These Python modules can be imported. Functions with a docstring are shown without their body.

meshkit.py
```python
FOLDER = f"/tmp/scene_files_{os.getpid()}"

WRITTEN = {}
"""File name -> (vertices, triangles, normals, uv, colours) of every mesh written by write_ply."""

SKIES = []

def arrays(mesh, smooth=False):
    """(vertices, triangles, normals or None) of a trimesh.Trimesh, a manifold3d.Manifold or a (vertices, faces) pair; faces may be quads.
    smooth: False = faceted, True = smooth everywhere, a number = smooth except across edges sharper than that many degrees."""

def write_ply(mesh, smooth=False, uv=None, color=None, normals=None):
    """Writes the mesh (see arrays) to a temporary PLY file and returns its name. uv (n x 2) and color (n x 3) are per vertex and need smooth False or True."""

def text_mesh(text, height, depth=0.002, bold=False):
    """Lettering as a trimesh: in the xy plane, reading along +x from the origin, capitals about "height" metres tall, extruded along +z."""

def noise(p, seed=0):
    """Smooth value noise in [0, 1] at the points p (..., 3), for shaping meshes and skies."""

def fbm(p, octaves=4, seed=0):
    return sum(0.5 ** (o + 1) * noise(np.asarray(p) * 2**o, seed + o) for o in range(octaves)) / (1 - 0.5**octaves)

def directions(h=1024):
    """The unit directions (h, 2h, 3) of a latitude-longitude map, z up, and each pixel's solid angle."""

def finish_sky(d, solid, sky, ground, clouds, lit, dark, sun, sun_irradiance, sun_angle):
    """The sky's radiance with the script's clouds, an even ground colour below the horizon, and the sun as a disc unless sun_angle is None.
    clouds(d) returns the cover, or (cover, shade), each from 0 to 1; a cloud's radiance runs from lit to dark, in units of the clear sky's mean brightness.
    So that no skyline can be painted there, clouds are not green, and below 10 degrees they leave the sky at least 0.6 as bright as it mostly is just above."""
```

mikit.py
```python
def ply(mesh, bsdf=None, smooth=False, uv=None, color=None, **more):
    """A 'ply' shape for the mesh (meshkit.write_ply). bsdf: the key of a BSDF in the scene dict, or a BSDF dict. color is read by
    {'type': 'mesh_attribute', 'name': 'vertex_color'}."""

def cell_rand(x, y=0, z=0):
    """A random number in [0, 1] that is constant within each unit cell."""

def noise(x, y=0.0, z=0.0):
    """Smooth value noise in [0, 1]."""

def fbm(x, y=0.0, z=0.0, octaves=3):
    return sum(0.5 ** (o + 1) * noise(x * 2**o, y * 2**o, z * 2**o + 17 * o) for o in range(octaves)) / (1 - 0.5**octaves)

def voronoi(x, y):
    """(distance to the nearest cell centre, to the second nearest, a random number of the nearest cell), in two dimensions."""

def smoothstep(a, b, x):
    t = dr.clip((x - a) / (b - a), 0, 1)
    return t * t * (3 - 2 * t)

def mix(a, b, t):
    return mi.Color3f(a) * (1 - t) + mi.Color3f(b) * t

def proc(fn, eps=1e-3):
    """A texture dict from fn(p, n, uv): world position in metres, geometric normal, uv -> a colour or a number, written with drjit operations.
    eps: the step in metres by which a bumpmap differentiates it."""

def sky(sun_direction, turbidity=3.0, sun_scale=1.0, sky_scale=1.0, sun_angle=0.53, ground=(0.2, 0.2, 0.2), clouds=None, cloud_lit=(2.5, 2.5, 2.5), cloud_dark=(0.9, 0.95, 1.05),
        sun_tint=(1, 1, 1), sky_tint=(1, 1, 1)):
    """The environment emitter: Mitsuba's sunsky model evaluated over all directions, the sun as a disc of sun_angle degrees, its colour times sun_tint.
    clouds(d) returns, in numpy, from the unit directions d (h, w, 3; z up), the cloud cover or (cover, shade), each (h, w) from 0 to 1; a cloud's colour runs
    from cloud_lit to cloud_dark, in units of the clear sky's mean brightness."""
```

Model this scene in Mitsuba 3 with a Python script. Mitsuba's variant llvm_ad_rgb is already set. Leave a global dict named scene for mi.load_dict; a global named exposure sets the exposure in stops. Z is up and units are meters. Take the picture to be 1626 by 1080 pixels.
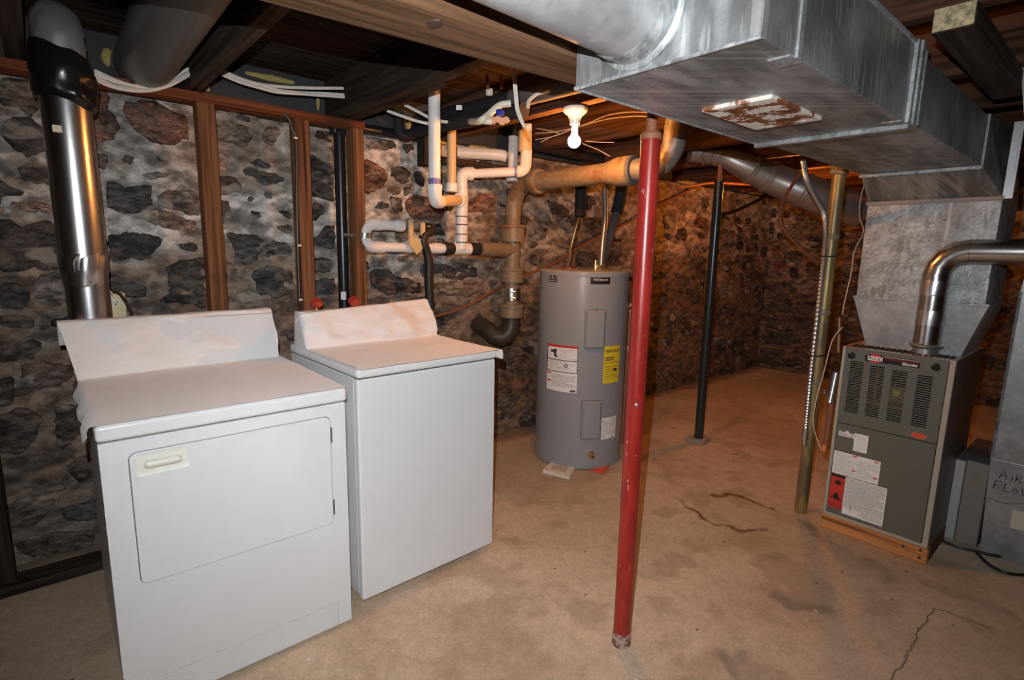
import math, random
import numpy as np, trimesh, shapely
from shapely.geometry import Polygon, Point, box as sbox
from shapely import affinity
import manifold3d as m3
import drjit as dr, mitsuba as mi
import mikit, meshkit
T = mi.ScalarTransform4f
rng = np.random.default_rng(7)
scene, labels = {}, {}

# ---------------------------------------------------------------- camera, lights, exposure
CAM, FWD, UP, RIGHT = (np.array(v) for v in ((-0.7673, -1.7963, 1.4029), (0.64658, 0.74485, -0.16473), (0.09309, 0.13729, 0.98615), (0.75714, -0.65296, 0.01943)))
scene['camera'] = {'type': 'perspective', 'fov': 87.005, 'fov_axis': 'x', 'near_clip': 0.02, 'far_clip': 60.0,
                   'to_world': T().look_at(origin=CAM.tolist(), target=(CAM + FWD).tolist(), up=UP.tolist())}
# the camera's flash, on its shoe
FLASH = CAM + UP * 0.13 - RIGHT * 0.04
scene['camera_flash'] = {'type': 'spot', 'cutoff_angle': 62.0, 'beam_width': 25.0, 'intensity': {'type': 'rgb', 'value': [12.8, 12.95, 13.2]},
                         'to_world': T().look_at(origin=FLASH.tolist(), target=(FLASH + FWD - UP * 0.05).tolist(), up=UP.tolist())}
BULB_RADIANCE = [560.0, 210.0, 48.0]
FAR_BULB_RADIANCE = [640.0, 190.0, 32.0]
exposure = 0.0

# ---------------------------------------------------------------- helpers
def tri(m):
    if isinstance(m, trimesh.Trimesh):
        return m
    if hasattr(m, 'to_mesh'):
        a = m.to_mesh(); return trimesh.Trimesh(a.vert_properties[:, :3], a.tri_verts, process=False)
    v, f = m; return trimesh.Trimesh(np.asarray(v, float), np.asarray(f), process=False)

def join(*ms):
    return trimesh.util.concatenate([tri(m) for m in ms])

def add(key, mesh, mat, smooth=35, uv=None, **more):
    mesh = tri(mesh)
    if uv is not None:
        uv = np.tile(np.asarray(uv, float), (len(mesh.vertices), 1)) if np.ndim(uv) == 1 else uv
        smooth = smooth if isinstance(smooth, bool) else False
    scene[key] = mikit.ply(mesh, mat, smooth=smooth, uv=uv, **more)
    return key

def lab(key, label, cat=None, group=None, kind=None):
    d = {'label': label}
    if cat: d['category'] = cat
    if group: d['group'] = group
    if kind: d['kind'] = kind
    labels[key] = d

def stuff(key): labels[key] = {**labels.get(key, {}), 'kind': 'stuff'}

def bx(lo, hi, b=0.002):
    lo, hi = np.array(lo, float), np.array(hi, float)
    b = min(b, 0.45 * (hi - lo).min())
    P = []
    for k in range(3):
        l, h = lo + b, hi - b
        l[k], h[k] = lo[k], hi[k]
        P += [(x, y, z) for x in (l[0], h[0]) for y in (l[1], h[1]) for z in (l[2], h[2])]
    return trimesh.convex.convex_hull(np.array(P))

def rbx(lo, hi, r=0.01, n=16):
    lo, hi = np.array(lo, float) + r, np.array(hi, float) - r
    s = m3.Manifold.sphere(r, n)
    return tri(m3.Manifold.batch_hull([s.translate((x, y, z)) for x in (lo[0], hi[0]) for y in (lo[1], hi[1]) for z in (lo[2], hi[2])]))

def spline(P, k=8):
    P = np.array(P, float)
    if len(P) < 3: return P
    Q = np.vstack([2 * P[0] - P[1], P, 2 * P[-1] - P[-2]])
    out = []
    for i in range(1, len(Q) - 2):
        a, b, c, d = Q[i - 1:i + 3]
        for t in np.linspace(0, 1, k, endpoint=False):
            out.append(0.5 * (2 * b + (c - a) * t + (2 * a - 5 * b + 4 * c - d) * t * t + (3 * b - a - 3 * c + d) * t ** 3))
    return np.array(out + [P[-1]])

def sweep(P, r, n=14, caps=True, sq=None):
    P = np.array(P, float); r = np.broadcast_to(np.asarray(r, float), (len(P),))
    t = np.gradient(P, axis=0); t /= np.linalg.norm(t, axis=1, keepdims=True) + 1e-12
    u = np.cross(t[0], [0, 0, 1.0] if abs(t[0][2]) < 0.9 else [1.0, 0, 0]); u /= np.linalg.norm(u)
    ang = np.arange(n) * 2 * np.pi / n
    V = []
    for i in range(len(P)):
        u = u - t[i] * (u @ t[i]); u /= np.linalg.norm(u)
        w = np.cross(t[i], u)
        V.append(P[i] + r[i] * (np.cos(ang)[:, None] * u + np.sin(ang)[:, None] * w))
    V = np.vstack(V); F = []
    for i in range(len(P) - 1):
        for j in range(n):
            a, b = i * n + j, i * n + (j + 1) % n
            F += [(a, b, b + n), (a, b + n, a + n)]
    if caps:
        V = np.vstack([V, P[0], P[-1]]); c0, c1 = len(V) - 2, len(V) - 1; e = (len(P) - 1) * n
        F += [(c0, (j + 1) % n, j) for j in range(n)] + [(c1, e + j, e + (j + 1) % n) for j in range(n)]
    return trimesh.Trimesh(V, np.array(F), process=False)

def cable(P, r=0.006, n=8, k=7): return sweep(spline(P, k), r, n)

def rod(a, b, r, n=20, r2=None): return sweep([a, b], [r, r if r2 is None else r2], n)

def ring(c, d, r, h, n=24, lip=0.15):
    """a collar of radius r and length h, its middle at c, along d, with eased edges"""
    c, d = np.array(c, float), np.array(d, float) / np.linalg.norm(d)
    e = h * lip
    return sweep([c - d * h / 2, c - d * (h / 2 - e), c + d * (h / 2 - e), c + d * h / 2], [r * 0.94, r, r, r * 0.94], n)

def arc(c, a, b, R, n=9, t0=0.0, t1=math.pi / 2):
    """points on the circle about c: c + R (a cos t + b sin t)"""
    c, a, b = (np.array(v, float) for v in (c, a, b))
    return [c + R * (a * math.cos(t) + b * math.sin(t)) for t in np.linspace(t0, t1, n)]

def bend(p0, p1, p2, R, n=9):
    """path p0 -> p1 -> p2 with the corner at p1 rounded by radius R"""
    p0, p1, p2 = (np.array(v, float) for v in (p0, p1, p2))
    u, w = (p0 - p1) / np.linalg.norm(p0 - p1), (p2 - p1) / np.linalg.norm(p2 - p1)
    h = math.acos(np.clip(u @ w, -1, 1)) / 2
    L = R / math.tan(h)
    a, b = p1 + u * L, p1 + w * L
    ts = np.linspace(0, 1, n)
    c = p1 + (u + w) / np.linalg.norm(u + w) * R / math.sin(h)
    va, vb = a - c, b - c
    th = math.acos(np.clip(va @ vb / R ** 2, -1, 1))
    return [p0] + [c + (va * math.sin((1 - t) * th) + vb * math.sin(t * th)) / math.sin(th) for t in ts] + [p2]

def lathe(prof, c=(0, 0, 0), n=32):
    m = trimesh.creation.revolve(np.array(prof, float), sections=n)
    m.apply_translation(c); return m

def extr(poly, h, z0=0.0):
    poly = getattr(poly, 'geoms', [poly])
    m = join(*[trimesh.creation.extrude_polygon(g, h, engine='earcut') for g in poly if g.area > 1e-9])
    m.apply_translation((0, 0, z0)); return m

def rrect(x0, y0, x1, y1, r): return sbox(x0 + r, y0 + r, x1 - r, y1 - r).buffer(r, quad_segs=6)

def place(m, O, R, U):
    """local x, y, z -> R, U, R x U at O"""
    R, U = np.array(R, float), np.array(U, float)
    M = np.eye(4); M[:3, 0], M[:3, 1], M[:3, 2], M[:3, 3] = R, U, np.cross(R, U), O
    m = tri(m).copy(); m.apply_transform(M); return m

def rotz(m, a, c=(0, 0, 0)):
    m = tri(m).copy(); m.apply_transform(trimesh.transformations.rotation_matrix(a, [0, 0, 1], c)); return m

def lines(x0, y0, x1, y1, n, hgt, seed, t=0.0006, z=0.0, gap=0.18, word=0.012):
    """small print: rows of word-long bars"""
    r = np.random.default_rng(seed); out = []
    for i in range(n):
        y = y1 - (i + 0.5) * (y1 - y0) / n
        x = x0; end = x1 - (r.random() < 0.3) * r.random() * 0.5 * (x1 - x0)
        while x < end - 0.004:
            w = min(word * (0.4 + r.random()), end - x)
            out.append(trimesh.creation.box((w, hgt, t), trimesh.transformations.translation_matrix((x + w / 2, y, z + t / 2))))
            x += w + word * gap
    return join(*out)

def text(s, h, x, y, z=0.0, d=0.0008, bold=False, wide=None):
    m = meshkit.text_mesh(s, h, d, bold)
    if wide: m.apply_scale([wide / m.extents[0], 1, 1])
    m.apply_translation((x, y, z)); return m

def numbered(name):
    k, i = name, 0
    while k in scene or any(q.startswith(k + '__') for q in scene):
        i += 1; k = f'{name}_{i:03d}'
    return k

# ---------------------------------------------------------------- materials
def pr(name, rgb, rough=0.5, metal=0.0, spec=0.5, **k):
    rgb = rgb if isinstance(rgb, dict) else {'type': 'rgb', 'value': list(rgb)}
    scene[name] = {'type': 'twosided', 'b': {'type': 'principled', 'base_color': rgb, 'roughness': rough, 'metallic': metal, 'specular': spec, **k}}
    return name

N, FB, VO, SS, MX = mikit.noise, mikit.fbm, mikit.voronoi, mikit.smoothstep, mikit.mix
C3 = mi.Color3f
def pick(i, cols):
    c = C3(cols[0])
    for k in range(1, len(cols)):
        c = dr.select(i > k - 0.5, C3(cols[k]), c)
    return c

STONE = dict(K=0, D=1, G=2, B=3, R=4, P=5)
def f_stone(p, n, uv):
    i = mi.Float(uv.x) * 10
    base = pick(i, [(.060, .058, .056), (.090, .072, .062), (.17, .16, .148), (.17, .138, .112), (.165, .085, .060), (.23, .155, .118)])
    o = mi.Float(uv.y) * 37
    a = FB(p.x * 9 + o, p.y * 9, p.z * 14, 3)
    sp = N(p.x * 150, p.y * 150, p.z * 150)
    gr = FB(p.x * 130 + o, p.y * 130, p.z * 150, 2)
    red = SS(3.6, 4.2, i)
    h_ = FB(p.x * 38 + o, p.y * 38, p.z * 60, 4)
    k = (0.30 + 1.1 * SS(.2, .8, a)) * (.45 + 1.1 * SS(.28, .72, h_))
    c = base * k
    c = MX(c, C3(.155, .12, .09), SS(.52, .68, FB(p.x * 20 + o, p.y * 20, p.z * 34, 5)) * .55)
    c = c * (1 + red * (SS(0.62, 0.8, sp) * 0.9 - SS(0.3, 0.15, sp) * 0.4)) * (0.55 + 0.9 * gr)
    smear = SS(0.62, 0.70, FB(p.x * 8 + 3, p.y * 8, p.z * 10 + o, 5))
    return MX(c, C3(.32, .29, .25), smear * .75)
def f_mortar(p, n, uv):
    a = FB(p.x * 2.3, p.y * 2.3, p.z * 2.6, 4); b = FB(p.x * 11, p.y * 11, p.z * 13, 4)
    c = MX(C3(.29, .265, .235), C3(.56, .53, .49), SS(.38, .58, b))
    c = MX(c, C3(.24, .175, .125), SS(.48, .60, a) * .7)
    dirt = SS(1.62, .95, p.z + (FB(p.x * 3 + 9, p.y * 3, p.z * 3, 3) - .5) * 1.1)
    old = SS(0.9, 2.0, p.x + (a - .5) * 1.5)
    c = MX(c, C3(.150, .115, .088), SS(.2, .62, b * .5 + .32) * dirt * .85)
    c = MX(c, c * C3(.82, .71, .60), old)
    e = FB(p.x * 9 + 31, p.y * 9, p.z * 13, 4)
    c = MX(c, C3(.085, .072, .062), SS(.55, .63, e) * (.45 + .5 * dirt))
    f = FB(p.x * 24 + 3, p.y * 24, p.z * 30, 5)
    return c * (.52 + .96 * SS(.2, .8, f)) * (.74 + .52 * FB(p.x * 120, p.y * 120, p.z * 120, 2))
STAINS = [((1.89, -.20), (1.867, -.28)), ((1.867, -.28), (1.832, -.394)), ((1.832, -.394), (1.784, -.531)), ((1.784, -.531), (1.837, -.64)), ((1.837, -.64), (1.96, -.71)),
          ((2.09, -.324), (2.21, -.398)), ((2.21, -.398), (2.217, -.508)), ((2.217, -.508), (2.193, -.617))]
CRACKS = [((1.852, -1.432), (1.649, -1.428)), ((1.649, -1.428), (1.466, -1.436)), ((1.466, -1.436), (1.15, -1.44)), ((1.852, -1.432), (1.862, -1.505)), ((1.862, -1.505), (1.868, -1.603))]
DAMP = [((2.16, -.83), (2.032, -.988), .045), ((2.032, -.988), (1.968, -1.091), .06), ((1.968, -1.091), (1.91, -1.25), .055), ((1.693, -.93), (1.50, -1.06), .09), ((1.50, -1.06), (1.43, -1.15), .06), ((1.98, -1.43), (2.03, -1.58), .06), ((.92, -1.06), (.96, -1.11), .05)]
def seg(x, y, a, b):
    ax, ay, bx_, by = a[0], a[1], b[0] - a[0], b[1] - a[1]
    t = dr.clip(((x - ax) * bx_ + (y - ay) * by) / (bx_ * bx_ + by * by), 0, 1)
    return dr.sqrt(dr.square(x - ax - t * bx_) + dr.square(y - ay - t * by) + 1e-9)
def f_floor(p, n, uv):
    x, y = p.x, p.y
    a, b = FB(x * 1.4, y * 1.4, 0, 4), FB(x * 7, y * 7, 2, 4)
    c = MX(C3(.44, .328, .226), C3(.56, .434, .313), SS(.3, .7, a))
    c = MX(c, C3(.34, .235, .155), SS(.5, .72, b) * .5)
    c = c * (.76 + .20 * FB(x * 26, y * 26, 3, 3) + .34 * FB(x * 150, y * 150, 0, 2))
    wx, wy = x + (FB(x * 16, y * 16, 5, 3) - .5) * .07, y + (FB(x * 16 + 9, y * 16, 7, 3) - .5) * .07
    st, da, cr = mi.Float(0), mi.Float(0), mi.Float(0)
    for s in STAINS: st = dr.maximum(st, SS(.026, .004, seg(wx, wy, *s)))
    wx2, wy2 = x + (FB(x * 5, y * 5, 5, 4) - .5) * .28, y + (FB(x * 5 + 9, y * 5, 7, 4) - .5) * .28
    for s in DAMP: da = dr.maximum(da, SS(s[2] + .03, s[2] - .03, seg(wx2, wy2, s[0], s[1])))
    c = MX(c, C3(.24, .19, .145), da * (.35 + .5 * SS(.35, .6, b)))
    c = MX(c, C3(.155, .07, .038), st * (.25 + .7 * SS(.35, .6, b)))
    wx3, wy3 = x + (FB(x * 30, y * 30, 5, 2) - .5) * .02, y + (FB(x * 30 + 9, y * 30, 7, 2) - .5) * .02
    for s in CRACKS: cr = dr.maximum(cr, SS(.0055, .0015, seg(wx3, wy3, *s)))
    c = MX(c, C3(.12, .09, .065), cr * .75)
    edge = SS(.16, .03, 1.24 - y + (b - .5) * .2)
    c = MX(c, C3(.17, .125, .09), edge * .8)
    fd, sd, w = VO(x * 5, y * 5)
    c = MX(c, C3(.68, .64, .58), SS(.045, .02, fd) * SS(.80, .86, w) * .8)
    c = MX(c, C3(.09, .07, .055), SS(.04, .02, fd) * SS(.22, .15, w) * .8)
    return c
WOOD = [(.034, .024, .019), (.16, .052, .023), (.094, .051, .028), (.175, .080, .038), (.036, .020, .013), (.42, .185, .066), (.52, .43, .26), (.17, .145, .12), (.088, .042, .025), (.045, .031, .024)]
def f_wood(ax):
    def f(p, n, uv):
        q = [p.x, p.y, p.z]; L = q.pop(ax)
        o = mi.Float(uv.y) * 53
        c = pick(mi.Float(uv.x) * 10, WOOD)
        g = FB(q[0] * 75 + o, q[1] * 75, L * 2.2, 3)
        k = FB(q[0] * 9 + o, q[1] * 9 + 4, L * 1.1, 3)
        d = SS(.62, .8, FB(q[0] * 6 + 8, q[1] * 6 + o, L * 4, 3))
        return c * (.12 + 1.0 * SS(.2, .8, g) + .75 * k) * (1 - .5 * d)
    return f
def f_galv(p, n, uv):
    s = 150.0
    a, b, w = VO((p.x + p.z * .83) * s, (p.y + p.z * .61) * s)
    st = FB(p.x * 5 + p.y * 3, p.y * 5, p.z * 1.2, 4)
    f = FB(p.x * 24, p.y * 24, p.z * 24, 3)
    g = .52 + .55 * w + .38 * SS(.25, .75, f)
    c = C3(.375, .405, .415) * g
    c = MX(c, C3(.20, .20, .195), SS(.46, .70, st) * .6)
    c = MX(c, C3(.17, .165, .155), SS(.62, .74, FB(p.x * 7 + 5, p.y * 34, p.z * 9, 4)) * .6)
    return MX(c, C3(.60, .60, .58), SS(.64, .74, FB(p.x * 40, p.y * 40, p.z * 5, 3)) * .5)
def f_galv3(p, n, uv):
    a, b, w = VO((p.x + p.z * .83) * 130, (p.y + p.z * .61) * 130)
    f = FB(p.x * 9, p.y * 26, p.z * 9, 4); v = FB(p.x * 55 + p.y * 55, 3, p.z * 5, 3)
    c = C3(.325, .343, .35) * (.66 + .20 * w + .5 * SS(.25, .75, f))
    c = MX(c, C3(.15, .15, .147), SS(.40, .60, FB(p.x * 4 + 5, p.y * 22, p.z * 3, 5)) * .72)
    return MX(c, C3(.55, .55, .54), SS(.62, .72, v) * .45)
def f_galv2(p, n, uv):
    f = FB(p.x * 7, p.y * 14, p.z * 9, 4); g = FB(p.x * 60, p.y * 60, p.z * 60, 3)
    c = MX(C3(.33, .345, .355), C3(.47, .485, .49), SS(.3, .7, f * .7 + g * .3))
    return MX(c, C3(.22, .22, .215), SS(.60, .74, FB(p.x * 5 + 7, p.y * 9, p.z * 4, 3)) * .5)
def f_galv_rough(p, n, uv):
    g = (N(p.x * 4, p.y * 170, p.z * 40) * .5 + N(p.x * 60, p.y * 60, p.z * 60) * .5)
    return .33 + .25 * g
def f_rusty(p, n, uv):
    a = FB(p.x * 22, p.y * 22, p.z * 22, 4); b = FB(p.x * 70, p.y * 70, p.z * 70, 2)
    c = MX(C3(.66, .63, .56), C3(.23, .085, .035), SS(.52, .60, a * .75 + b * .25))
    return MX(c, C3(.12, .05, .03), SS(.70, .78, a))
def f_iron(p, n, uv):
    a = FB(p.x * 12, p.y * 12, p.z * 9, 4); b = FB(p.x * 60, p.y * 60, p.z * 60, 3)
    c = MX(C3(.22, .165, .105), C3(.26, .20, .135), SS(.3, .7, b))
    return MX(c, C3(.20, .10, .045), SS(.58, .72, a) * .8)
def f_red(p, n, uv):
    a = FB(p.x * 35, p.y * 35, p.z * 7, 3)
    c = MX(C3(.305, .021, .014), C3(.23, .015, .011), SS(.3, .7, a))
    return MX(c, C3(.40, .25, .21), SS(.80, .84, FB(p.x * 70 + 5, p.y * 70, p.z * 22, 3)) * .7)
def f_iron_gray(p, n, uv):
    a = FB(p.x * 18, p.y * 18, p.z * 8, 4)
    return MX(C3(.20, .19, .175), C3(.13, .075, .045), SS(.5, .68, a))
def f_foot(p, n, uv):
    return MX(C3(.40, .29, .25), C3(.20, .085, .06), SS(.45, .58, FB(p.x * 60, p.y * 60, p.z * 60, 4)))
def f_gold(p, n, uv):
    a = FB(p.x * 30, p.y * 30, p.z * 5, 4)
    return MX(C3(.35, .245, .095), C3(.19, .15, .08), SS(.4, .66, a))
def f_sheet(p, n, uv):
    a = N(p.x * 14, p.y * 240, p.z * 240)
    return C3(.79, .765, .745) * (.965 + .05 * a)
def f_furn_top(p, n, uv):
    a = FB(p.x * 14, p.y * 14, p.z * 14, 4)
    return MX(C3(.30, .29, .26), C3(.24, .11, .06), SS(.47, .6, a))

for i, f in enumerate('xyz'):
    pr('wood_' + f, mikit.proc(f_wood(i)), .75, spec=.12)
pr('stone_mat', mikit.proc(f_stone), .72, spec=.35)
pr('mortar_mat', mikit.proc(f_mortar), .92, spec=.15)
pr('floor_mat', mikit.proc(f_floor), .62, spec=.32)
pr('galv', mikit.proc(f_galv), .48, metal=.55)
pr('rusty_enamel', mikit.proc(f_rusty), .55)
pr('iron_gray', mikit.proc(f_iron_gray), .5, metal=.3)
pr('iron_dark', (.05, .042, .034), .45, metal=.2)
pr('iron', mikit.proc(f_iron), .52, metal=.15)
pr('red_paint', mikit.proc(f_red), .33, spec=.5)
pr('gold_pipe', mikit.proc(f_gold), .42, metal=.45)
pr('sheet_mat', mikit.proc(f_sheet), .75, spec=.2)
pr('furnace_top_mat', mikit.proc(f_furn_top), .5)
pr('enamel', (.69, .705, .715), .28)
pr('enamel_side', (.66, .67, .68), .33)
pr('cream', (.70, .69, .62), .38)
pr('outlet_cream', (.62, .55, .33), .4)
pr('gap_dark', (.10, .10, .10), .7)
pr('black_gap', (.02, .018, .016), .8)
pr('shiny_duct', (.66, .665, .67), .27, metal=1.0)
pr('steel_pipe', (.60, .585, .57), .24, metal=1.0)
pr('foil', (.74, .74, .745), .30, metal=1.0)
pr('foil_dull', (.40, .395, .385), .38, metal=.55)
pr('dark_duct', (.17, .17, .167), .40, metal=.6)
pr('galv_trunk', mikit.proc(f_galv3), .46, metal=.6)
pr('galv_smooth', mikit.proc(f_galv2), .45, metal=.55)
pr('gray_duct', (.46, .46, .455), .33, metal=.8)
pr('black_tape', (.010, .010, .010), .22)
pr('pvc', (.78, .78, .775), .32)
pr('pvc_aged', (.62, .47, .26), .38)
pr('pvc_print', (.16, .15, .30), .5)
pr('primer', (.20, .17, .42), .4)
pr('black_pipe', (.014, .015, .017), .30)
pr('black_paint', (.020, .026, .028), .26)
pr('rubber', (.018, .017, .016), .5)
pr('foam', (.022, .022, .025), .72, spec=.2)
pr('foam_gray', (.085, .08, .082), .8, spec=.2)
pr('copper', (.62, .30, .17), .38, metal=.9)
pr('copper_dull', (.33, .13, .07), .5, metal=.4)
pr('brass', (.60, .45, .22), .3, metal=.9)
pr('chrome', (.80, .80, .80), .15, metal=1.0)
pr('conduit', (.52, .53, .54), .34, metal=.9)
pr('romex', (.66, .56, .45), .5)
pr('romex_white', (.74, .69, .62), .5)
pr('cable_black', (.018, .017, .016), .45)
pr('cable_red', (.30, .10, .055), .5)
pr('wire_tan', (.55, .42, .32), .5)
pr('porcelain', (.84, .83, .80), .22)
pr('bulb_glass', (.9, .9, .88), .2)
pr('heater_gray', (.285, .30, .318), .27)
pr('heater_panel', (.29, .305, .32), .34)
pr('gap_gray', (.085, .09, .095), .6)
pr('furnace_gray', (.125, .128, .108), .42)
pr('furnace_trim', (.40, .38, .32), .4)
pr('furnace_side', (.085, .066, .053), .42)
pr('filter_tan', (.27, .235, .205), .5)
pr('paper', (.82, .81, .79), .6)
pr('paper_old', (.70, .65, .52), .7)
pr('ink', (.05, .05, .05), .6)
pr('ink_gray', (.40, .40, .40), .6)
pr('label_red', (.58, .04, .03), .5)
pr('label_orange', (.75, .10, .04), .5)
pr('label_yellow', (.80, .62, .03), .5)
pr('label_maroon', (.10, .012, .02), .4)
pr('label_black', (.012, .012, .012), .35)
pr('insulation', (.45, .37, .14), .9, spec=.1)
pr('blue_plastic', (.02, .035, .35), .4)
pr('red_plastic', (.34, .035, .025), .4)
pr('valve_cream', (.76, .70, .55), .4)
pr('orange_plastic', (.70, .20, .04), .45)
pr('bare_foot', mikit.proc(f_foot), .8, spec=.2)
pr('galv_bright', (.56, .58, .59), .42, metal=.5)
pr('knot_wood', (.055, .030, .022), .6)
pr('rim_board', (.055, .056, .060), .75, spec=.2)
pr('rust_iron', (.24, .10, .05), .6)
pr('concrete', (.30, .265, .22), .9, spec=.1)

# ================================================================ the setting
FLOOR = trimesh.creation.box((11.2, 8.2, .2), trimesh.transformations.translation_matrix((1.0, -2.75, -.1)))
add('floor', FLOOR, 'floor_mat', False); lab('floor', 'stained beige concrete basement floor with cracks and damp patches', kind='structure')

WY, WX, WTOP = 1.24, 6.0, 2.075
def wall_mesh(n0, n1, fn, cell, seed):
    """a rough skin of mortar: fn(s, z, d) -> xyz for d metres proud of the wall's plane"""
    ns, nz = int((n1 - n0) / cell), int(WTOP / cell)
    S, Zg = np.meshgrid(np.linspace(n0, n1, ns + 1), np.linspace(-.02, WTOP, nz + 1), indexing='ij')
    q = np.stack([S, Zg, S * 0 + seed], -1)
    d = (meshkit.fbm(q * 3.1, 4, seed) - .5) * .024 + (meshkit.fbm(q * 22, 3, seed + 9) - .5) * .012 - .002
    V = fn(S.ravel(), Zg.ravel(), d.ravel())
    i = np.arange(ns)[:, None] * (nz + 1) + np.arange(nz)[None]
    i = i.ravel(); F = np.vstack([np.stack([i, i + nz + 1, i + nz + 2], 1), np.stack([i, i + nz + 2, i + 1], 1)])
    return trimesh.Trimesh(V, F, process=False)
def fn_back(s, z, d): return np.stack([s, WY - d, z], -1)
def fn_right(s, z, d): return np.stack([WX - d, s, z], -1)

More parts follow.
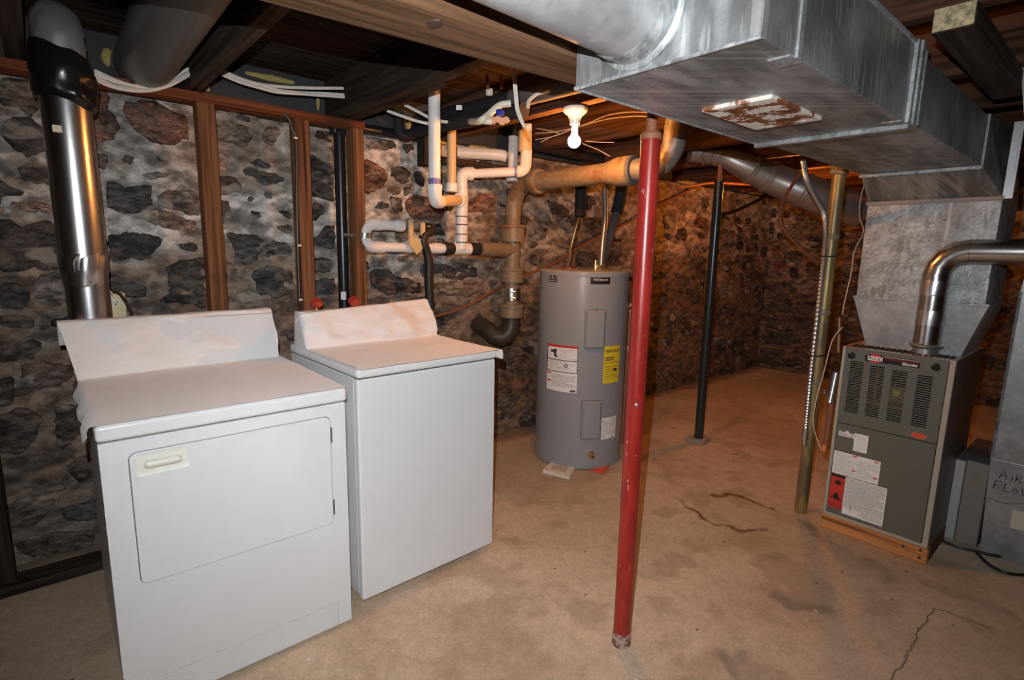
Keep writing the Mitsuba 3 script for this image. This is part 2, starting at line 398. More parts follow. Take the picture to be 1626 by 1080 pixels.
BACK = '''B -82,202 -78,204 -70,204 -70,196 -75,190 -78,194 -84,192
K -84,186 -80,189 -75,190 -72,188 -70,182 -70,177 -77,174 -81,177 -84,180
D -82,170 -70,171 -69,168 -70,163 -74,164 -79,164
R -58,197 -53,204 -48,205 -48,202 -49,197 -45,194 -46,190 -48,185 -53,183 -59,184
R -42,202 -36,204 -30,204 -28,202 -18,198 -18,189 -28,185 -35,185 -36,188 -40,190 -42,193 -44,196
D -55,178 -51,178 -50,176 -52,172 -55,172
B -46,176 -44,179 -40,178 -43,175
K -33,181 -30,180 -29,183 -26,182 -27,178 -31,177
B -40,171 -35,172 -27,173 -29,170 -36,169
K -52,167 -49,167 -46,165 -35,167 -36,157 -41,153 -49,153 -53,155
P -85,156 -76,156 -69,155 -70,151 -75,152 -80,152 -85,154
D -88,149 -85,149 -82,146 -75,149 -72,148 -68,142 -68,130 -71,128 -86,127 -90,128
P -37,152 -36,156 -27,154 -18,151 -18,147 -24,146 -33,148 -38,149
K -53,143 -47,145 -39,145 -33,142 -37,135 -43,132 -50,131 -54,133
K -29,141 -25,140 -18,140 -19,136 -24,137
K -32,128 -25,133 -15,133 -17,109 -29,111 -38,112 -31,117 -32,125
K -90,123 -86,123 -82,119 -82,114 -85,111 -92,112
G -78,126 -73,127 -68,126 -67,115 -72,113 -79,113 -81,117
K -55,127 -52,127 -45,122 -40,119 -42,115 -50,115 -55,121
D -92,110 -86,110 -82,108 -82,104 -92,105
K -76,107 -66,109 -67,106 -74,103 -77,104
K 1,202 6,205 9,203 12,203 8,201
B -10,197 -4,200 2,200 11,198 11,192 4,188 0,190 -9,191
B 15,198 21,202 24,198 19,191 14,193
P -11,184 -5,185 -1,182 -4,176 -10,174
D -10,172 -5,174 0,174 4,169 0,166 -5,164 -10,166
K 8,181 12,184 18,182 18,180 14,179
K 4,177 8,179 15,178 22,177 26,175 22,172 14,171 10,174
K 14,167 18,168 18,164 15,164
K 6,164 9,165 9,163 7,162
G -11,157 -7,162 -3,162 -2,157 -3,153 -6,150 -10,154
D 31,187 40,189 52,184 52,166 41,166 32,169
R 43,202 52,203 52,197 46,198 42,199
K 6,154 7,157 10,158 12,155 10,154
K 20,159 24,159 28,157 27,154 23,156
D 38,161 40,164 44,163 46,160 42,154 38,154
D -14,151 -10,150 -8,144 -14,144
D -14,142 -8,143 -7,131 -11,132
K -5,147 2,146 10,145 13,142 9,132 3,130 -2,132 -3,140
K 11,138 17,143 24,142 28,138 26,136 18,135 12,134
B 18,150 26,152 28,147 22,147
K 37,143 42,147 46,152 52,152 51,138 44,140 38,140
D 37,133 44,134 50,132 47,126 38,125
K 37,122 51,122 50,114 40,112 36,117
K -11,130 -6,126 -6,118 -11,113 -12,116
K 6,126 16,130 26,127 28,115 18,112 8,115
B -3,116 4,118 8,115 8,110 0,110
G 68,202 88,204 92,201 85,197 72,197
R 96,202 103,204 104,201 100,198 96,199
R 61,188 72,190 82,187 86,183 83,176 73,171 61,172
K 88,188 95,190 101,186 99,179 93,180 88,183
K 104,187 108,188 111,182 110,178 105,180
D 85,176 91,177 95,175 93,172 86,173
K 76,164 80,167 86,167 85,164 79,163
R 97,168 103,173 113,173 116,170 126,167 125,159 111,158 102,159 97,165
R 145,173 156,178 170,178 169,166 146,165
K 100,154 111,156 125,156 126,149 112,148 106,151
K 72,123 75,127 82,128 94,122 110,118 109,111 84,112 73,116
G 90,135 100,136 98,132 91,132
K 117,130 136,132 156,131 155,121 134,120 118,122
B 117,119 151,119 161,114 146,108 119,110
K 203,135 215,137 215,130 207,129
K 66,130 71,132 72,127 66,127
D 218,179 227,179 237,175 246,171 235,164 225,164 222,171
G 198,158 212,160 221,156 218,149 208,148 200,152
B 203,139 218,140 221,135 212,128 204,131
D 261,165 268,168 287,169 284,153 274,151 268,158
K 252,136 263,141 278,140 280,128 253,128
B 237,147 252,147 261,145 248,142 239,143
D 295,134 304,144 313,143 316,132 308,128
K 300,152 312,152 311,149 301,149
R 272,176 280,176 280,173 273,174
D 373,176 394,178 395,164 381,162 374,168
R 427,169 431,178 455,176 456,166 440,165
D 396,156 400,164 415,165 415,153 402,153
D 412,138 413,146 427,144 424,136 416,134
G 362,138 390,144 389,133 366,132
D 433,136 456,140 460,118 439,117
R 544,173 562,175 564,164 550,166
R 541,152 559,155 561,144 545,142
D 530,137 545,141 560,137 554,122 533,124
G 483,168 514,168 519,142 480,140
D 429,109 457,111 461,88 434,88
D 416,80 449,81 456,54 420,56
D 458,87 495,86 496,64 476,52 460,62
D 501,84 529,84 529,50 508,54
K 487,48 512,46 519,24 488,24
D 518,44 555,41 590,24 581,18 525,22
G 486,107 510,111 512,96 493,96
D 406,110 420,107 418,99 407,101
K 361,122 385,122 384,116 363,116
K 398,121 418,123 419,115 401,116
D 392,79 408,80 405,61 394,61
D 495,20 538,16 541,0 497,2
D 566,12 588,16 591,2 568,3
B 544,18 562,18 564,6 545,9
D -93,100 -87,99 -80,98 -81,94 -86,91 -94,90
D -87,89 -80,89 -69,86 -70,81 -76,77 -85,77 -88,84
K -94,84 -90,84 -90,77 -92,71 -96,71
D -96,69 -86,69 -82,63 -86,54 -92,50 -98,52
D -78,70 -71,68 -70,56 -78,47 -80,58
B -97,37 -91,38 -82,37 -77,31 -81,25 -89,24 -98,25 -98,32
D -98,20 -88,23 -84,22 -88,17 -93,16 -98,18
D -98,9 -86,11 -71,8 -70,0 -84,-1 -93,2'''
RIGHTW = '''K 131,195 119,196 118,186 130,185
D 110,191 102,192 103,184 108,184
K 97,188 86,189 87,181 94,182
K 80,184 75,183 75,179 79,181
K 126,178 120,180 118,160 125,158
D 104,178 94,177 94,172 102,172
K 114,167 108,167 109,159 114,160
R 134,154 127,158 124,144 133,142
R 119,153 109,152 109,139 118,139
K 80,160 76,164 65,163 62,148 76,150
D 106,141 96,147 83,143 83,133 100,132
K 136,134 133,137 120,134 120,115 134,114
K 97,127 88,128 85,115 94,114
R 117,133 101,135 98,118 116,115
D 79,131 64,132 62,113 74,113
K 106,105 100,108 66,105 75,102 97,103
D 120,88 99,92 88,84 92,72 116,72
D 78,77 71,87 62,88 60,72 76,70
D 108,63 64,69 67,55 92,49 119,51
K 122,40 107,47 87,45 73,41 87,33 118,30
D 123,24 92,28 90,9 109,3 121,8
K 90,13 83,19 72,16 71,8 85,5
D 84,95 65,96 67,92 84,92'''
def read(S):
    out = []
    for ln in S.strip().split('\n'):
        c, *q = ln.split()
        out.append((c, Polygon([tuple(float(t) / 100 for t in a.split(',')) for a in q]).buffer(0)))
    return out

def fill(stones, s0, s1, n, seed, size, codes):
    r = np.random.default_rng(seed); zone = sbox(s0, .02, s1, WTOP - .03)
    taken = shapely.union_all([p for _, p in stones]).buffer(.018); made = 0
    for _ in range(n * 9):
        if made >= n: break
        x, z = r.uniform(s0, s1), r.uniform(.03, WTOP - .05)
        if taken.contains(Point(x, z)): continue
        w = size * r.uniform(.6, 1.7); h = w * r.uniform(.42, .85)
        m = r.integers(6, 10); a = np.sort(r.uniform(0, 2 * np.pi, m)) * .35 + np.arange(m) * 2 * np.pi / m * .65
        p = affinity.rotate(Polygon([(x + w * math.cos(t) * r.uniform(.8, 1.15), z + h * math.sin(t) * r.uniform(.8, 1.15)) for t in a]).buffer(0), r.uniform(-25, 12)).intersection(zone).difference(taken)
        p = max(getattr(p, 'geoms', [p]), key=lambda g: g.area)
        p = p.buffer(-.012).buffer(.012)
        p = max(getattr(p, 'geoms', [p]), key=lambda g: g.area)
        if p.is_empty or p.area < .0016 or p.area / p.convex_hull.area < .8: continue
        stones.append((codes[r.integers(len(codes))], p)); taken = taken.union(p.buffer(.02)); made += 1

def stone_mesh(p, fn, seed):
    r = np.random.default_rng(seed)
    g = p.buffer(-.008).buffer(.008)
    p = max(getattr(g, 'geoms', [g]), key=lambda q: q.area) if not g.is_empty else p
    L = p.exterior.length; n = int(np.clip(L / .014, 16, 90))
    E = np.array([p.exterior.interpolate(t, normalized=True).coords[0] for t in np.linspace(0, 1, n, endpoint=False)])
    if not p.exterior.is_ccw: E = E[::-1]
    c = np.array(p.representative_point().coords[0]) if not p.contains(p.centroid) else np.array(p.centroid.coords[0])
    dE = (meshkit.fbm(np.c_[E * 20, np.full(n, seed * 1.7)], 4, 3) - .5) * .048
    nrm = (E - c) / (np.linalg.norm(E - c, axis=1, keepdims=True) + 1e-9)
    E = E + nrm * (dE * min(1.0, L / .7))[:, None] + r.normal(0, .0028, E.shape)
    h = r.uniform(.007, .016); tl = r.normal(0, .03, 2)
    V, rows = [], [(1.0, -.022), (.985, .3 * h), (.94, .75 * h), (.78, h), (.56, h), (.3, h * 1.05)]
    for s, d in rows:
        Q = c + (E - c) * s
        dd = d + ((Q - c) @ tl if d > 0 else 0) + (meshkit.fbm(np.c_[Q * 24, np.full(n, seed)], 4, 5) - .5) * (.022 if d > 0 else 0)
        V.append(np.c_[Q, dd])
    V = np.vstack(V + [np.array([[*c, h * 1.05]])])
    F = []
    for k in range(len(rows) - 1):
        for j in range(n):
            a, b = k * n + j, k * n + (j + 1) % n
            F += [(a, b, b + n), (a, b + n, a + n)]
    e = (len(rows) - 1) * n
    F += [(e + j, e + (j + 1) % n, len(V) - 1) for j in range(n)]
    return trimesh.Trimesh(fn(V[:, 0], V[:, 1], V[:, 2]), np.array(F), process=False)

def stones(wall, S, fn, seed):
    for i, (c, p) in enumerate(S):
        m = stone_mesh(p, fn, seed + i)
        add(numbered_stone(wall), m, 'stone_mat', True, uv=(STONE[c] / 10, ((i * 0.37 + seed * .11) % 1)))
_cnt = {}
def numbered_stone(wall, nm='stone'):
    k = f'{wall}__{nm}'; i = _cnt.get(k, 0); _cnt[k] = i + 1
    return k if i == 0 else f'{k}_{i:03d}'

SB, SR = read(BACK), read(RIGHTW)
fill(SB, -1.6, 2.3, 90, 3, .085, 'KDDBBGDK'); fill(SB, 2.3, 5.95, 75, 4, .075, 'DDKBDR')
fill(SR, -2.6, 1.2, 120, 5, .09, 'DDKBDRK')
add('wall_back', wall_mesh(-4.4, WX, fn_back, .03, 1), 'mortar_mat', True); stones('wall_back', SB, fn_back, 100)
lab('wall_back', 'fieldstone basement wall with smeared gray mortar behind the washer, dryer and water heater', kind='structure')
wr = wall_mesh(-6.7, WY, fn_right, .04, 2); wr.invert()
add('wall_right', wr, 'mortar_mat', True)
for i, (c, p) in enumerate(SR):
    m = stone_mesh(p, fn_right, 700 + i); m.invert()
    add(numbered_stone('wall_right'), m, 'stone_mat', True, uv=(STONE[c] / 10, (i * .41) % 1))
lab('wall_right', 'dark stone wall at the far end behind the furnace', kind='structure')
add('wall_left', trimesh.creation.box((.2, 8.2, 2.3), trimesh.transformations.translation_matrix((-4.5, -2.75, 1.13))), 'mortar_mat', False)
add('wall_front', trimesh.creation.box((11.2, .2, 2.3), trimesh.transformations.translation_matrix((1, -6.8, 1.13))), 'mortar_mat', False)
lab('wall_left', 'gray mortared basement side wall', kind='structure'); lab('wall_front', 'gray mortared basement wall behind the viewer', kind='structure')

# ceiling: subfloor boards on joists
JT, JB = 2.275, 2.07
add('ceiling', trimesh.creation.box((11.2, 8.2, .06), trimesh.transformations.translation_matrix((1, -2.75, JT + .056))), 'black_gap', False)
lab('ceiling', 'dark wooden underside of the floor above with open joists', kind='structure')
r = np.random.default_rng(11)
y = -6.7
while y < 1.3:
    w = .132 + r.uniform(-.01, .012)
    add(numbered_stone('ceiling', 'plank'), bx((-4.4, y + .002, JT + r.uniform(0, .004)), (6.4, y + w - .002, JT + .026), .003), 'wood_x', False, uv=(.4 if r.random() < .6 else .0, r.random()))
    y += w
JX = [(-4.1, .056), (-3.4, .056), (-2.75, .056), (-2.1, .056), (-1.45, .056), (-.800, .058), (-.216, .058), (.470, .066), (1.172, .056), (1.85, .056), (2.5, .056), (3.15, .056), (3.8, .056), (4.45, .056), (5.1, .056), (5.72, .056)]
for i, (x, w) in enumerate(JX):
    # rough-sawn: slightly wavy lower edge, long runs on the beam
    tone = .9 if x < .2 else (.0 if x < .6 else .8)
    add(numbered_stone('ceiling', 'joist'), bx((x, -6.7, JB + r.uniform(-.003, .003)), (x + w, WY - .02, JT), .004), 'wood_y', False, uv=(tone, r.random()))
add(numbered_stone('ceiling', 'joist'), bx((.537, .20, JB - .004), (.578, WY - .02, JT), .004), 'wood_y', False, uv=(.9, .77))
add('trim_1', bx((-4.4, WY - .03, 2.08), (WX, WY + .06, JT), .003), 'rim_board', 30)
lab('trim_1', 'dark gray rim board on top of the stone wall between the joist ends', kind='structure')

# ================================================================ large timber
def beam_piece(a, b):
    return trimesh.convex.convex_hull(np.array([(x, y, z) for x, zb in (a, b) for y, z in ((-.857, zb + .012), (-.847, zb), (-.690, zb), (-.680, zb + .010), (-.680, JB - .002), (-.857, JB - .002))]))
bm = join(beam_piece((-4.3, 1.80), (-1.6, 1.806)), beam_piece((-1.6, 1.806), (.42, 1.862)), beam_piece((.42, 1.862), (5.9, 1.865)))
add('support_beam', bm, 'wood_x', False, uv=(.2, .3)); kn = on_beam = [(-0.131, -0.809, 1.846)][0]
add('support_beam__knot', place(extr(affinity.scale(Point(0, 0).buffer(.013, 12), 1.0, 1.5), .004), (kn[0], kn[1], 1.8465), (1, 0, 0), (0, -1, 0)), 'knot_wood')
lab('support_beam', 'heavy rough-sawn brown timber beam crossing overhead from the top middle to the rectangular duct', 'beam')
add('timber_header', bx((1.13, -1.425, 2.005), (2.05, -1.33, 2.068), .004), 'wood_x', False, uv=(.9, .6))
add('timber_header__end_grain', bx((1.126, -1.422, 2.008), (1.131, -1.333, 2.066), .001), 'wood_x', False, uv=(.6, .2))
lab('timber_header', 'dark timber block with a pale yellow sawn end at the upper right ceiling', 'timber')
labels['timber_header__end_grain'] = {'label': 'pale yellow sawn end'}

# stud frame in front of the stone wall
FY = 1.0
add('stud_frame__top_plate', bx((-1.9, FY, 2.018), (.60, FY + .09, 2.057), .002), 'wood_x', False, uv=(.1, .1))
for i, (x0, x1) in enumerate(((-.19, -.118), (.232, .300), (.528, .588))):
    add(f'stud_frame__stud' + (f'_{i:03d}' if i else ''), bx((x0, FY + .002, .04), (x1, FY + .088, 2.018), .002), 'wood_z', False, uv=(.3, .2 + .3 * i))
add('stud_frame__stud_003', bx((-1.01, FY + .002, .04), (-.965, FY + .088, 2.018), .002), 'wood_z', False, uv=(.0, .8))
add('stud_frame__bottom_plate', bx((-1.9, FY - .03, 0), (.60, FY + .09, .038), .002), 'wood_x', False, uv=(.9, .5))
lab('stud_frame', 'reddish brown two-by-four stud frame standing against the stone wall behind the washer and dryer', 'stud frame')

# ================================================================ dryer
DX0, DX1, DF, DB = -.700, -.003, -.022, .715
add('dryer__cabinet', join(bx((DX0 + .004, DF + .03, .03), (DX1 - .004, DB, .864), .004)), 'enamel_side')
front = sbox(DX0, .012, DX1, .862).buffer(-.004).buffer(.004)
door = Polygon([(-.633, .823), (-.054, .819), (-.066, .412), (-.636, .428)])
door = sbox(-.634, .422, -.060, .820).buffer(-.02).buffer(.02, quad_segs=8)
kick = rrect(DX0 + .03, .012, DX1 - .052, .104, .006)
fp = front.difference(door.buffer(.0028)).difference(kick.buffer(.0016))
def dfront(m): return place(m, (0, DF, 0), (1, 0, 0), (0, 0, 1))
P0 = extr(fp, .030, -.030)
add('dryer__front_panel', dfront(P0), 'enamel')
add('dryer__seam', dfront(extr(sbox(DX0 + .01, .02, DX1 - .01, .868), .004, -.014)), 'gap_dark')
rec = rrect(-.619, .747, -.490, .813, .008)
dm = extr(door.difference(rec), .024, -.022)
add('dryer__door', dfront(dm), 'enamel')
add('dryer__door__handle_recess', dfront(extr(rec, .004, -.012)), 'cream')
hb = rbx((-.602, .768, -.012), (-.508, .792, .012), .0118)
add('dryer__door__handle', dfront(hb), 'cream')
labels['dryer__door__handle'] = {'label': 'cream grip of the door handle'}
add('dryer__kick_panel', dfront(extr(kick, .026, -.026)), 'enamel')
for i, z in enumerate((.752, .483)):
    add('dryer__hinge' + ('_001' if i else ''), dfront(bx((-.0595, z - .028, -.004), (-.0535, z + .028, .004), .001)), 'gap_dark')
lid = rbx((DX0 - .004, DF - .012, .868), (DX1 + .004, DB, .914), .011)
add('dryer__lid', lid, 'enamel', 50)
cons = Polygon([(.645, .91), (.70, 1.105), (.735, 1.105), (.735, .91)])
cm = place(extr(cons, DX1 - DX0 - .02), (DX0 + .01, 0, 0), (0, 1, 0), (0, 0, 1))
add('dryer__console', cm, 'enamel_side')
for i, (x, yy) in enumerate(((-.66, .05), (-.04, .05), (-.66, .66), (-.04, .66))):
    add('dryer__foot' + (f'_{i:03d}' if i else ''), rod((x, yy, 0), (x, yy, .035), .018), 'rubber')
lab('dryer', 'white front-loading clothes dryer with a wide door and cream handle, nearest the left edge', 'clothes dryer')

def grid(fn, us, vs, thick=None):
    U, V = np.meshgrid(us, vs, indexing='ij'); X = fn(U, V)
    nu, nv = len(us), len(vs); i = (np.arange(nu - 1)[:, None] * nv + np.arange(nv - 1)[None]).ravel()
    F = np.vstack([np.stack([i, i + nv, i + nv + 1], 1), np.stack([i, i + nv + 1, i + 1], 1)])
    return trimesh.Trimesh(X.reshape(-1, 3), F, process=False)

def interp(s, tab): return np.interp(s, [t[0] for t in tab], [t[1] for t in tab])
def dryer_sheet(U, V):
    # U across (metres from the left edge of the machine, negative = overhang), V along, from the front edge up over the console
    W_ = DX1 - DX0
    k = np.clip(U / W_, 0, 1)
    crease = .628 + .075 * k
    yy, zz = np.empty_like(V), np.empty_like(V)
    a = V < crease - .02
    yy = np.where(a, V, 0); zz = np.where(a, .9165, 0)
    t = np.clip((V - (crease - .02)) / .235, 0, 1)
    yb = (crease - .02) + .085 * t ** 1.15; zb = .9165 + .203 * t ** .92 + .006 * np.sin(t * 3)
    yy = np.where(a, yy, yb); zz = np.where(a, zz, zb)
    over = np.clip(V - (crease + .215), 0, 1)
    yy = np.where(V > crease + .215, (crease - .02) + .085 + over, yy); zz = np.where(V > crease + .215, 1.1195 + .002 * 0 - np.maximum(over - .05, 0) * 1.2, zz)
    x = DX0 + U
    # overhang on the left: drops over the edge of the lid on the flat part, stands out stiffly beside the console
    o = np.clip(-U, 0, 1); flat = np.clip((crease - .04 - V) / .05, 0, 1)
    drop = np.minimum(o, .035 + .035 * np.clip(1 - np.abs(V - .14) / .2, 0, 1) + .012 * np.sin(V * 23))
    x = np.where(U < 0, DX0 - .004 - (o * (1 - flat) * (.1 + .55 * t) + np.minimum(o, .020 + .006 * np.sin(V * 31)) * flat), x)
    zz = zz - flat * np.maximum(drop - .008, 0) * 1.15
    q = np.stack([x, yy, zz], -1)
    w = (meshkit.fbm(q * np.array([7, 6, 9]), 3, 4) - .5) * 1.15 + .14 * np.sin(q[..., 0] * 21 + V * 17)
    wall = np.clip((V - crease) / .04, 0, 1)
    q[..., 1] -= wall * np.maximum(w * .05 + .010, 0)
    q[..., 2] += (1 - wall) * np.maximum(w * .006, -.0005) * (U > 0)
    fine = (meshkit.noise(q * np.array([40, 190, 190]), 8) - .5) * .0030
    q[..., 1] -= wall * fine; q[..., 2] += (1 - wall) * np.abs(fine) * .5
    return q
us = np.concatenate([np.linspace(-.066, 0, 8)[:-1], np.linspace(0, .700, 90)]); vs = np.linspace(-.030, .98, 130)
add('protective_sheet', grid(dryer_sheet, us, vs), 'sheet_mat', True)
lab('protective_sheet', 'white foam protective sheet draped over the dryer top and its control console', 'protective sheet')

# ================================================================ washing machine
WX0, WX1, WF, WB, WA = .0674, .733, .0267, .69, .0212
def wrot(m): return rotz(m, WA, (WX0, WF, 0))
add('washing_machine__cabinet', wrot(bx((WX0 + .003, WF + .036, .03), (WX1 - .003, WB, .922), .004)), 'enamel_side')
add('washing_machine__front_panel', wrot(rbx((WX0, WF, .025), (WX1, WF + .036, .921), .009)), 'enamel', 50)
add('washing_machine__seam', wrot(bx((WX0 + .006, WF + .004, .91), (WX1 - .006, WB - .004, .930), .001)), 'gap_dark')
add('washing_machine__lid', wrot(rbx((WX0 - .003, WF - .006, .9245), (WX1 + .003, WB, .961), .012)), 'enamel', 50)
cons = Polygon([(.53, .955), (.59, 1.115), (.64, 1.115), (.665, .955)])
add('washing_machine__console', wrot(place(extr(cons, WX1 - WX0 - .02), (WX0 + .01, 0, 0), (0, 1, 0), (0, 0, 1))), 'enamel_side')
add('washing_machine__base_frame', wrot(bx((WX0 + .03, WF + .05, .012), (WX1 - .03, WB - .03, .032), .002)), 'black_gap')
for i, (x, yy) in enumerate(((.11, .09), (.69, .09), (.11, .63), (.69, .63))):
    add('washing_machine__foot' + (f'_{i:03d}' if i else ''), wrot(rod((x, yy, 0), (x, yy, .03), .02)), 'rubber')
lab('washing_machine', 'white top-loading washing machine with a plain front, standing right of the dryer', 'washing machine')
def washer_sheet(U, V):
    W_ = WX1 - WX0; k = np.clip(U / W_, 0, 1)
    crease = .505 + .03 * k
    a = V < crease
    t = np.clip((V - crease) / .20, 0, 1)
    yy = np.where(a, V, crease + .075 * t ** 1.2); zz = np.where(a, .9635, .9635 + (.150 + .028 * k) * t ** .95)
    over = np.clip(V - crease - .2, 0, 1)
    yy = yy + over; zz = zz - np.maximum(over - .03, 0) * 1.0
    x = WX0 + .012 + U
    o = np.clip(U - W_, 0, 1); flat = np.clip((crease - .04 - V) / .05, 0, 1)
    x = np.where(U > W_, WX1 + .012 - .004 + np.minimum(o, .010) * flat + o * (1 - flat) * .3, x)
    zz = zz - flat * np.maximum(o - .004, 0) * 1.2
    q = np.stack([x, yy, zz], -1)
    w = (meshkit.fbm(q * np.array([6, 8, 8]), 3, 14) - .5); wall = np.clip((V - crease + .02) / .05, 0, 1)
    fold = .012 * np.maximum(0, np.sin(q[..., 0] * 15 + V * 9)) ** 3
    w = w * 1.6; q[..., 1] -= wall * np.maximum(w * .06 + .014 + fold * 1.6, 0)
    q[..., 2] += (1 - wall) * np.maximum(w * .010, -.0008) + .004 * wall * w
    return q
us = np.concatenate([np.linspace(0, .665, 80), np.linspace(.665, .71, 8)[1:]]); vs = np.linspace(-.028, .76, 110)
add('protective_sheet_001', wrot(grid(washer_sheet, us - 0.006, vs + WF)), 'sheet_mat', True)
lab('protective_sheet_001', 'white foam protective sheet lying on the washing machine and bunched over its console', 'protective sheet')

# ================================================================ exhaust duct behind the dryer
vb, vt = (np.array(t) for t in [(-0.644, 0.800, 1.115), (-0.649, 0.800, 1.915)])
ax = (vt - vb) / np.linalg.norm(vt - vb)
b1 = np.array([(-0.647, 0.800, 1.299)][0])
add('exhaust_duct__pipe', sweep([b1, vt], .0735, 48), 'shiny_duct', 40)
add('exhaust_duct__lower_pipe', sweep([vb - (0, 0, .15), b1 - ax * .02, b1 + ax * .01], [.067, .067, .0735], 48), 'shiny_duct', 40)
fm = sweep([b1 - ax * .06, b1 - ax * .05, b1 - ax * .022, b1 - ax * .005, b1 + ax * .03, b1 + ax * .05, b1 + ax * .06], [.0665, .0685, .0690, .0745, .0752, .0750, .0738], 40)
fm.vertices += fm.vertex_normals * ((meshkit.noise(fm.vertices * 70, 3) - .5) * .011)[:, None]
add('exhaust_duct__foil_tape', fm, 'foil', 20)
add('exhaust_duct__seam_ring', ring(vt - ax * .03, ax, .0752, .008, 48), 'shiny_duct')
tp = [vt - ax * .03, vt + ax * .0, vt + ax * .07, vt + ax * .13, vt + ax * .15]
tm = sweep(spline(tp, 5), np.interp(np.linspace(0, 1, 21), [0, .2, .45, .75, .93, 1], [.077, .088, .096, .090, .082, .076]), 30)
tm.vertices += tm.vertex_normals * ((meshkit.noise(tm.vertices * 26, 3) - .5) * .024)[:, None]
tm.vertices[:, 2] += (tm.vertices[:, 0] - vt[0]) * -.28
add('exhaust_duct__black_tape', tm, 'black_tape', 22)
labels['exhaust_duct__black_tape'] = {'label': 'glossy black tape wrapped round the joint'}
e0 = vt + ax * .13
eb = bend(e0, e0 + np.array((0, .0, .125)), e0 + np.array((.0, .40, .125)), .082, 14)
em = sweep(eb, .074, 36); em.vertices += em.vertex_normals * ((meshkit.noise(em.vertices * 45, 5) - .5) * .008)[:, None]
add('exhaust_duct__elbow', em, 'foil_dull', 30)
st = np.array([(-0.675, 0.800, 1.787)][0])
sv = CAM - st; sv -= ax * (sv @ ax); sv /= np.linalg.norm(sv)
add('exhaust_duct__sticker', place(bx((-.013, -.012, 0), (.013, .012, .0015), .0004), st + sv * .0725 + np.cross(ax, sv) * -.006, np.cross(ax, sv), ax), 'paper_old')
lab('exhaust_duct', 'shiny sheet-metal dryer exhaust pipe with black tape at its elbow, rising behind the dryer', 'exhaust duct')

# dark round duct between the joists
add('round_duct__pipe', rod((-.368, 1.10, 2.135), (-.368, -.6, 2.165), .105, 44), 'dark_duct', 40)
add('round_duct__end_crimp', ring((-.368, 1.095, 2.135), (0, 1, 0), .108, .03, 44), 'dark_duct')
lab('round_duct', 'dark gray round sheet-metal duct running between two joists at the upper left', 'duct')

# ================================================================ sheet-metal trunk
DL, DR_, DZ0, DZ1 = -.866, -1.305, 1.78, 1.985
def hollow(x0, x1, y0, y1, z0, z1, t=.0): return bx((x0, y0, z0), (x1, y1, z1), .002)
add('supply_duct__trunk', hollow(.222, 1.135, DR_, DL, DZ0, DZ1), 'galv_trunk', False)
add('supply_duct__trunk_001', hollow(1.150, 2.20, DR_ + .004, DL - .004, DZ0 + .006, DZ1 - .004), 'galv_trunk', False)
# joint flanges
def flange(x, w=.026, o=.014):
    o_ = join(bx((x - w / 2, DR_ - .002, DZ0 - o), (x + w / 2, DL + .002, DZ0 + .001), .0015), bx((x - w / 2, DR_ - o, DZ0 - .004), (x + w / 2, DR_ + .001, DZ1 + .012), .0015), bx((x - w / 2, DL - .001, DZ0 - .004), (x + w / 2, DL + .004, DZ1), .0015))
    return o_
add('supply_duct__joint_flange', flange(1.142), 'galv', False)
add('supply_duct__joint_strip', bx((1.100, DR_ - .010, DZ0 - .004), (1.118, DR_ + .001, DZ1 + .008), .001), 'galv', False)
add('supply_duct__joint_strip_001', bx((1.185, DR_ - .010, DZ0 + .002), (1.20, DR_ + .005, DZ1), .001), 'galv', False)
add('supply_duct__joint_strip_002', bx((.365, DR_ - .005, DZ0 - .003), (.385, DR_ + .001, DZ1), .001), 'galv', False)
add('supply_duct__corner_tab', bx((.345, DR_ + .001, DZ0 - .004), (.40, DR_ + .045, DZ0 + .001), .001), 'galv', False)
add('supply_duct__corner_tab_001', bx((1.075, DR_ + .001, DZ0 - .004), (1.11, DR_ + .05, DZ0 + .001), .001), 'galv', False)
add('supply_duct__edge_bead', rod((.222, DL, DZ0 + .001), (1.135, DL, DZ0 + .001), .005, 8), 'galv')
add('supply_duct__edge_bead_001', rod((.222, DR_, DZ1 + .002), (1.135, DR_, DZ1 + .002), .007, 8), 'galv')
add('supply_duct__edge_bead_002', rod((.223, DL, DZ0), (.223, DR_, DZ0), .004, 8), 'galv')
# flange where the trunk drops to the plenum
add('supply_duct__end_flange', join(bx((2.187, DR_ - .004, DZ0 - .012), (2.212, DL + .004, DZ0 + .004), .0015), bx((2.19, DR_ - .008, DZ0 - .01), (2.212, DR_ + .002, DZ1), .0015)), 'galv', False)
# elbow down to the plenum
PX, PL, PR, PB = 2.33, -.872, -1.372, 2.74
hull = trimesh.convex.convex_hull(np.array([(2.205, DL, DZ0 + .004), (2.205, DR_, DZ0 + .004), (2.205, DL, DZ1), (2.205, DR_, DZ1), (PX, PL, 1.672), (PX, PR, 1.660), (PB, PL, 1.66), (PB, PR, 1.66), (PB, PL, DZ1), (PB, PR + .03, DZ1)]))
add('supply_duct__elbow', hull, 'galv_trunk', False)
add('supply_duct__plenum', bx((PX, PR, 1.205), (PB, PL, 1.662), .002), 'galv', False)
add('supply_duct__plenum_flange', join(bx((PX - .012, PR - .004, 1.650), (PX + .004, PL + .004, 1.668), .001)), 'filter_tan', False)
add('supply_duct__corner_angle', join(bx((PX - .006, PR - .022, 1.655), (PX + .004, PR + .004, 1.965), .001), bx((PX - .006, PR - .030, 1.655), (PX + .02, PR - .022, 1.965), .001)), 'conduit', False)
tr = trimesh.convex.convex_hull(np.array([(PX - .002, PL + .012, 1.205), (PX - .002, PR - .012, 1.205), (PB, PL + .012, 1.205), (PB, PR - .012, 1.205), (PX + .015, -.938, .962), (PX + .015, -1.312, .962), (PB - .02, -.938, .962), (PB - .02, -1.312, .962)]))
add('supply_duct__transition', tr, 'galv_smooth', False)
